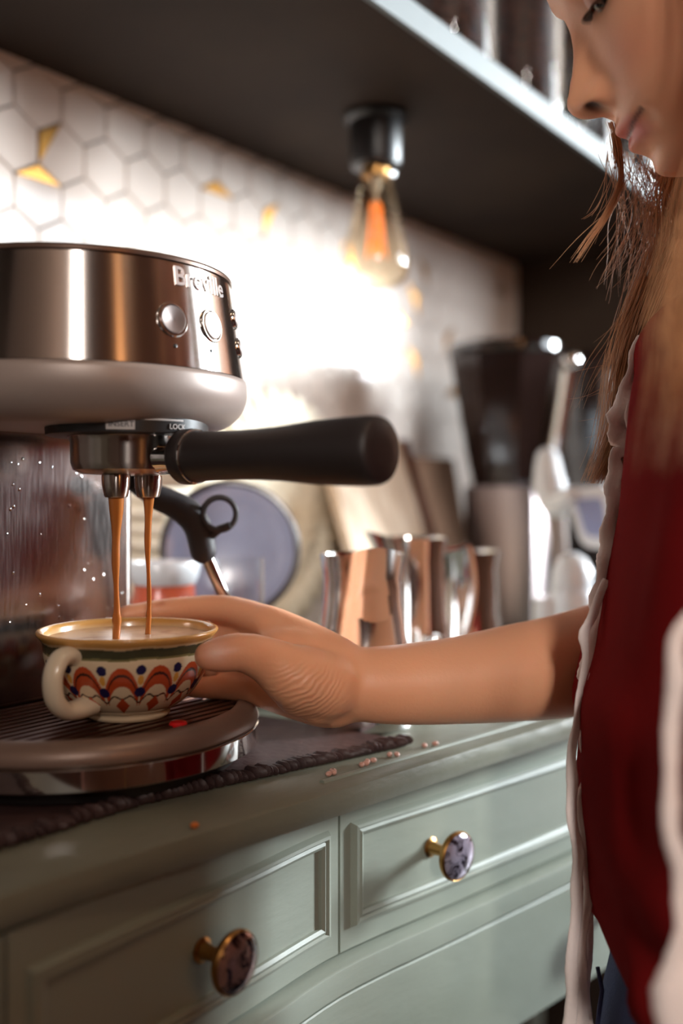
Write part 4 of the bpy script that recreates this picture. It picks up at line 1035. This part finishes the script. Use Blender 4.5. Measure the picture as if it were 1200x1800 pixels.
# jeans and shoes
rg = [torso_ring(*t, n=48) for t in ((.250,.535,.090,.122,-.225),(.243,.535,.100,.134,-.30),(.241,.535,.103,.138,-.36),(.241,.535,.100,.136,-.41))]
jn = G().loft(rg, cap=False)
for sg in (-1,1):
    jn.tube([C(.241,.535+sg*.066,-.36),C(.246,.535+sg*.068,-.50),C(.27,.535+sg*.072,-.72),C(.30,.535+sg*.074,-1.01)], [.074,.069,.055,.048], 32, sub=6)
jn.link('jeans', M['denim'], pg, auto=0)['label'] = 'blue denim jeans'
G().tube([P(1050,1700,.545),P(1058,1740,.543),P(1050,1800,.543)], .0012, 6).link('jeans_seam', M['denim'], pg)
for sg in (-1,1):
    s_ = G(); rings = []
    for t, wd, ht in ((.05,.028,.05),(.03,.036,.065),(-.02,.037,.062),(-.07,.036,.050),(-.12,.038,.040),(-.155,.030,.030),(-.172,.012,.018)):
        rings.append([C(.30+t, .535+sg*.074+wd*math.cos(a), -ZC+.001+max(0,ht*(.5+.5*math.sin(a)))) for a in [2*PI*k/20 for k in range(20)]])
    s_.loft(rings).link('shoe', M['shoe'], pg)
# hair
rng = random.Random(3)
hair = G()
def strands(guide, n, spread0, spread1, rad=.00022, jit=.003, cl=1.0, lens=(.75,1.0), curl=.0):
    gp = [q if isinstance(q, Vector) else P(*q) for q in guide]
    sp, _ = spline(gp, [0]*len(gp), 6)
    ax = cam2w(Vector((1,0,0))); af = cam2w(Vector((0,1,0)))
    for _ in range(n):
        a0 = rng.gauss(0,1); b0 = rng.gauss(0,1); L_ = rng.uniform(*lens); m = max(4, int(len(sp)*L_))
        ph = rng.random()*6; q = []; amp = jit*rng.uniform(.3,1); drift = rng.gauss(0,1)*jit*1.5
        for i in range(m):
            t = i/(len(sp)-1); s_ = spread0*(1-t)+spread1*t
            o = ax*(a0*s_ + amp*math.sin(t*5+ph) + drift*t*t + curl*math.sin(t*9+ph)*t) + af*(b0*s_*.5*cl + amp*.5*math.cos(t*4+ph))
            q.append(sp[i]+o)
        rr_ = [rad*(1-.75*(i/(m-1))**3) for i in range(m)]
        hair.tube(q, rr_, 3, cap=False)
# forelock wisps under the chin
strands([(1075,215,.60),(1088,262,.600),(1092,320,.598),(1068,375,.595),(1035,420,.592),(1003,466,.590)], 34, .0016, .0016, .00024, .0012)
strands([(1078,235,.600),(1087,285,.600),(1088,345,.600)], 30, .0012, .0022, .00028, .0006)
strands([(1080,250,.60),(1070,320,.598),(1052,370,.595),(1030,395,.59)], 7, .0014, .003, .0002, .003)
strands([(1110,270,.605),(1120,330,.603),(1112,400,.60),(1090,470,.60),(1085,540,.60)], 34, .0060, .010, .0002, .010, curl=.004)
strands([(1140,290,.61),(1150,340,.605),(1150,420,.60),(1130,500,.60)], 60, .0085, .012, .0002, .010, curl=.004)
strands([(1175,300,.61),(1185,360,.607),(1185,430,.605),(1160,520,.60)], 110, .010, .014, .00022, .010, curl=.003)
# main fall over the shoulder to the lock end
strands([Hd(-.078,-.005,.03),Hd(-.080,-.010,-.03),(1215,300,.605),(1205,400,.600),(1175,480,.598),(1140,560,.596),(1112,640,.592),(1098,720,.588),(1080,790,.586),(1052,852,.585)], 330, .011, .0035, .00024, .003, lens=(.88,1.0))
strands([Hd(-.078,-.025,.03),Hd(-.080,-.025,-.03),(1220,330,.600),(1200,440,.597),(1160,530,.594),(1122,600,.590),(1104,700,.586),(1088,790,.584),(1075,850,.583)], 220, .013, .0030, .00024, .003, lens=(.85,1.0))
strands([(1190,380,.60),(1150,500,.60),(1115,590,.596),(1080,660,.592),(1060,740,.590)], 26, .012, .012, .00018, .010, curl=.004, lens=(.5,1))
for y in (640,690,730,765,790,800): strands([(1108,y-30,.590),(1075,y-5,.588),(1045,y+8,.587),(1010,y+14,.586)], 3, .002, .004, .00014, .006, lens=(.5,1))
strands([(1165,480,.592),(1128,580,.588),(1106,660,.584),(1092,740,.582),(1070,800,.580),(1046,856,.579)], 260, .0060, .0030, .00028, .002, lens=(.88,1.0))
# lock nearer the camera, over the shoulder
strands([Hd(.078,.012,.045),Hd(.083,.008,.0),(1345,120,.445),(1300,250,.43),(1250,400,.42),(1215,540,.405),(1206,640,.385),(1194,720,.376),(1182,800,.372),(1174,850,.371)], 150, .010, .0040, .00026, .003, lens=(.62,.97))
strands([Hd(.080,-.015,.04),Hd(.086,-.015,-.005),(1380,150,.44),(1335,260,.43),(1290,420,.41),(1235,600,.385),(1220,720,.375),(1212,850,.371)], 100, .012, .007, .00026, .003, lens=(.55,.95))
for (a_, b_, f_) in ((.083,-.035,.44),(.070,-.065,.46),(.045,-.090,.49),(.015,-.102,.52),(-.02,-.102,.55),(-.05,-.088,.58),(-.072,-.060,.60)):
    rr0 = .335 if abs(a_) > .06 else .375
    strands([Hd(a_,b_,.035),Hd(a_*1.04,b_*1.06,-.02),C(rr0,f_,.165),C(rr0+.035,f_,.09),C(rr0+.045,f_,.0),C(rr0+.045,f_,-.06)], 130, .012, .010, .0004, .004, lens=(.8,1.0))
ho = hair.link('hair', M['hair'], pg, auto=0); ho['kind'] = 'stuff'
# scalp hair: a shaped cap that follows the skull behind the hairline, hanging to the shoulders
rings = []
for j in range(64):
    z = .112-.19*j/63; ring = []
    for k in range(41):
        # opening at the face
        op = math.radians(max(0, smooth_table([(-.08,112),(-.04,100),(0,84),(.03,68),(.06,50),(.085,28),(.1,8),(.112,0)], z))); t = op+(2*PI-2*op)*k/40
        zz = min(z, .1035); x, y, _ = head_point(t, zz)
        s_ = 1.0; off = .0075+.0008*math.sin(t*60+z*30)+.001*math.sin(t*23)-.005*(max(0,1-min(k,40-k)/3.0))
        nrm_ = Vector((x, y+.01, max(0,z)*.6)).normalized(); ring.append(Hd(x+nrm_.x*off, y+nrm_.y*off, z+nrm_.z*off*.6))
    rings.append(ring)
cap_ = G().loft(rings, cap=False, closed=False)
o = cap_.link('scalp_hair', M['hair'], pg, auto=0); o.modifiers.new('thickness','SOLIDIFY').thickness = .003
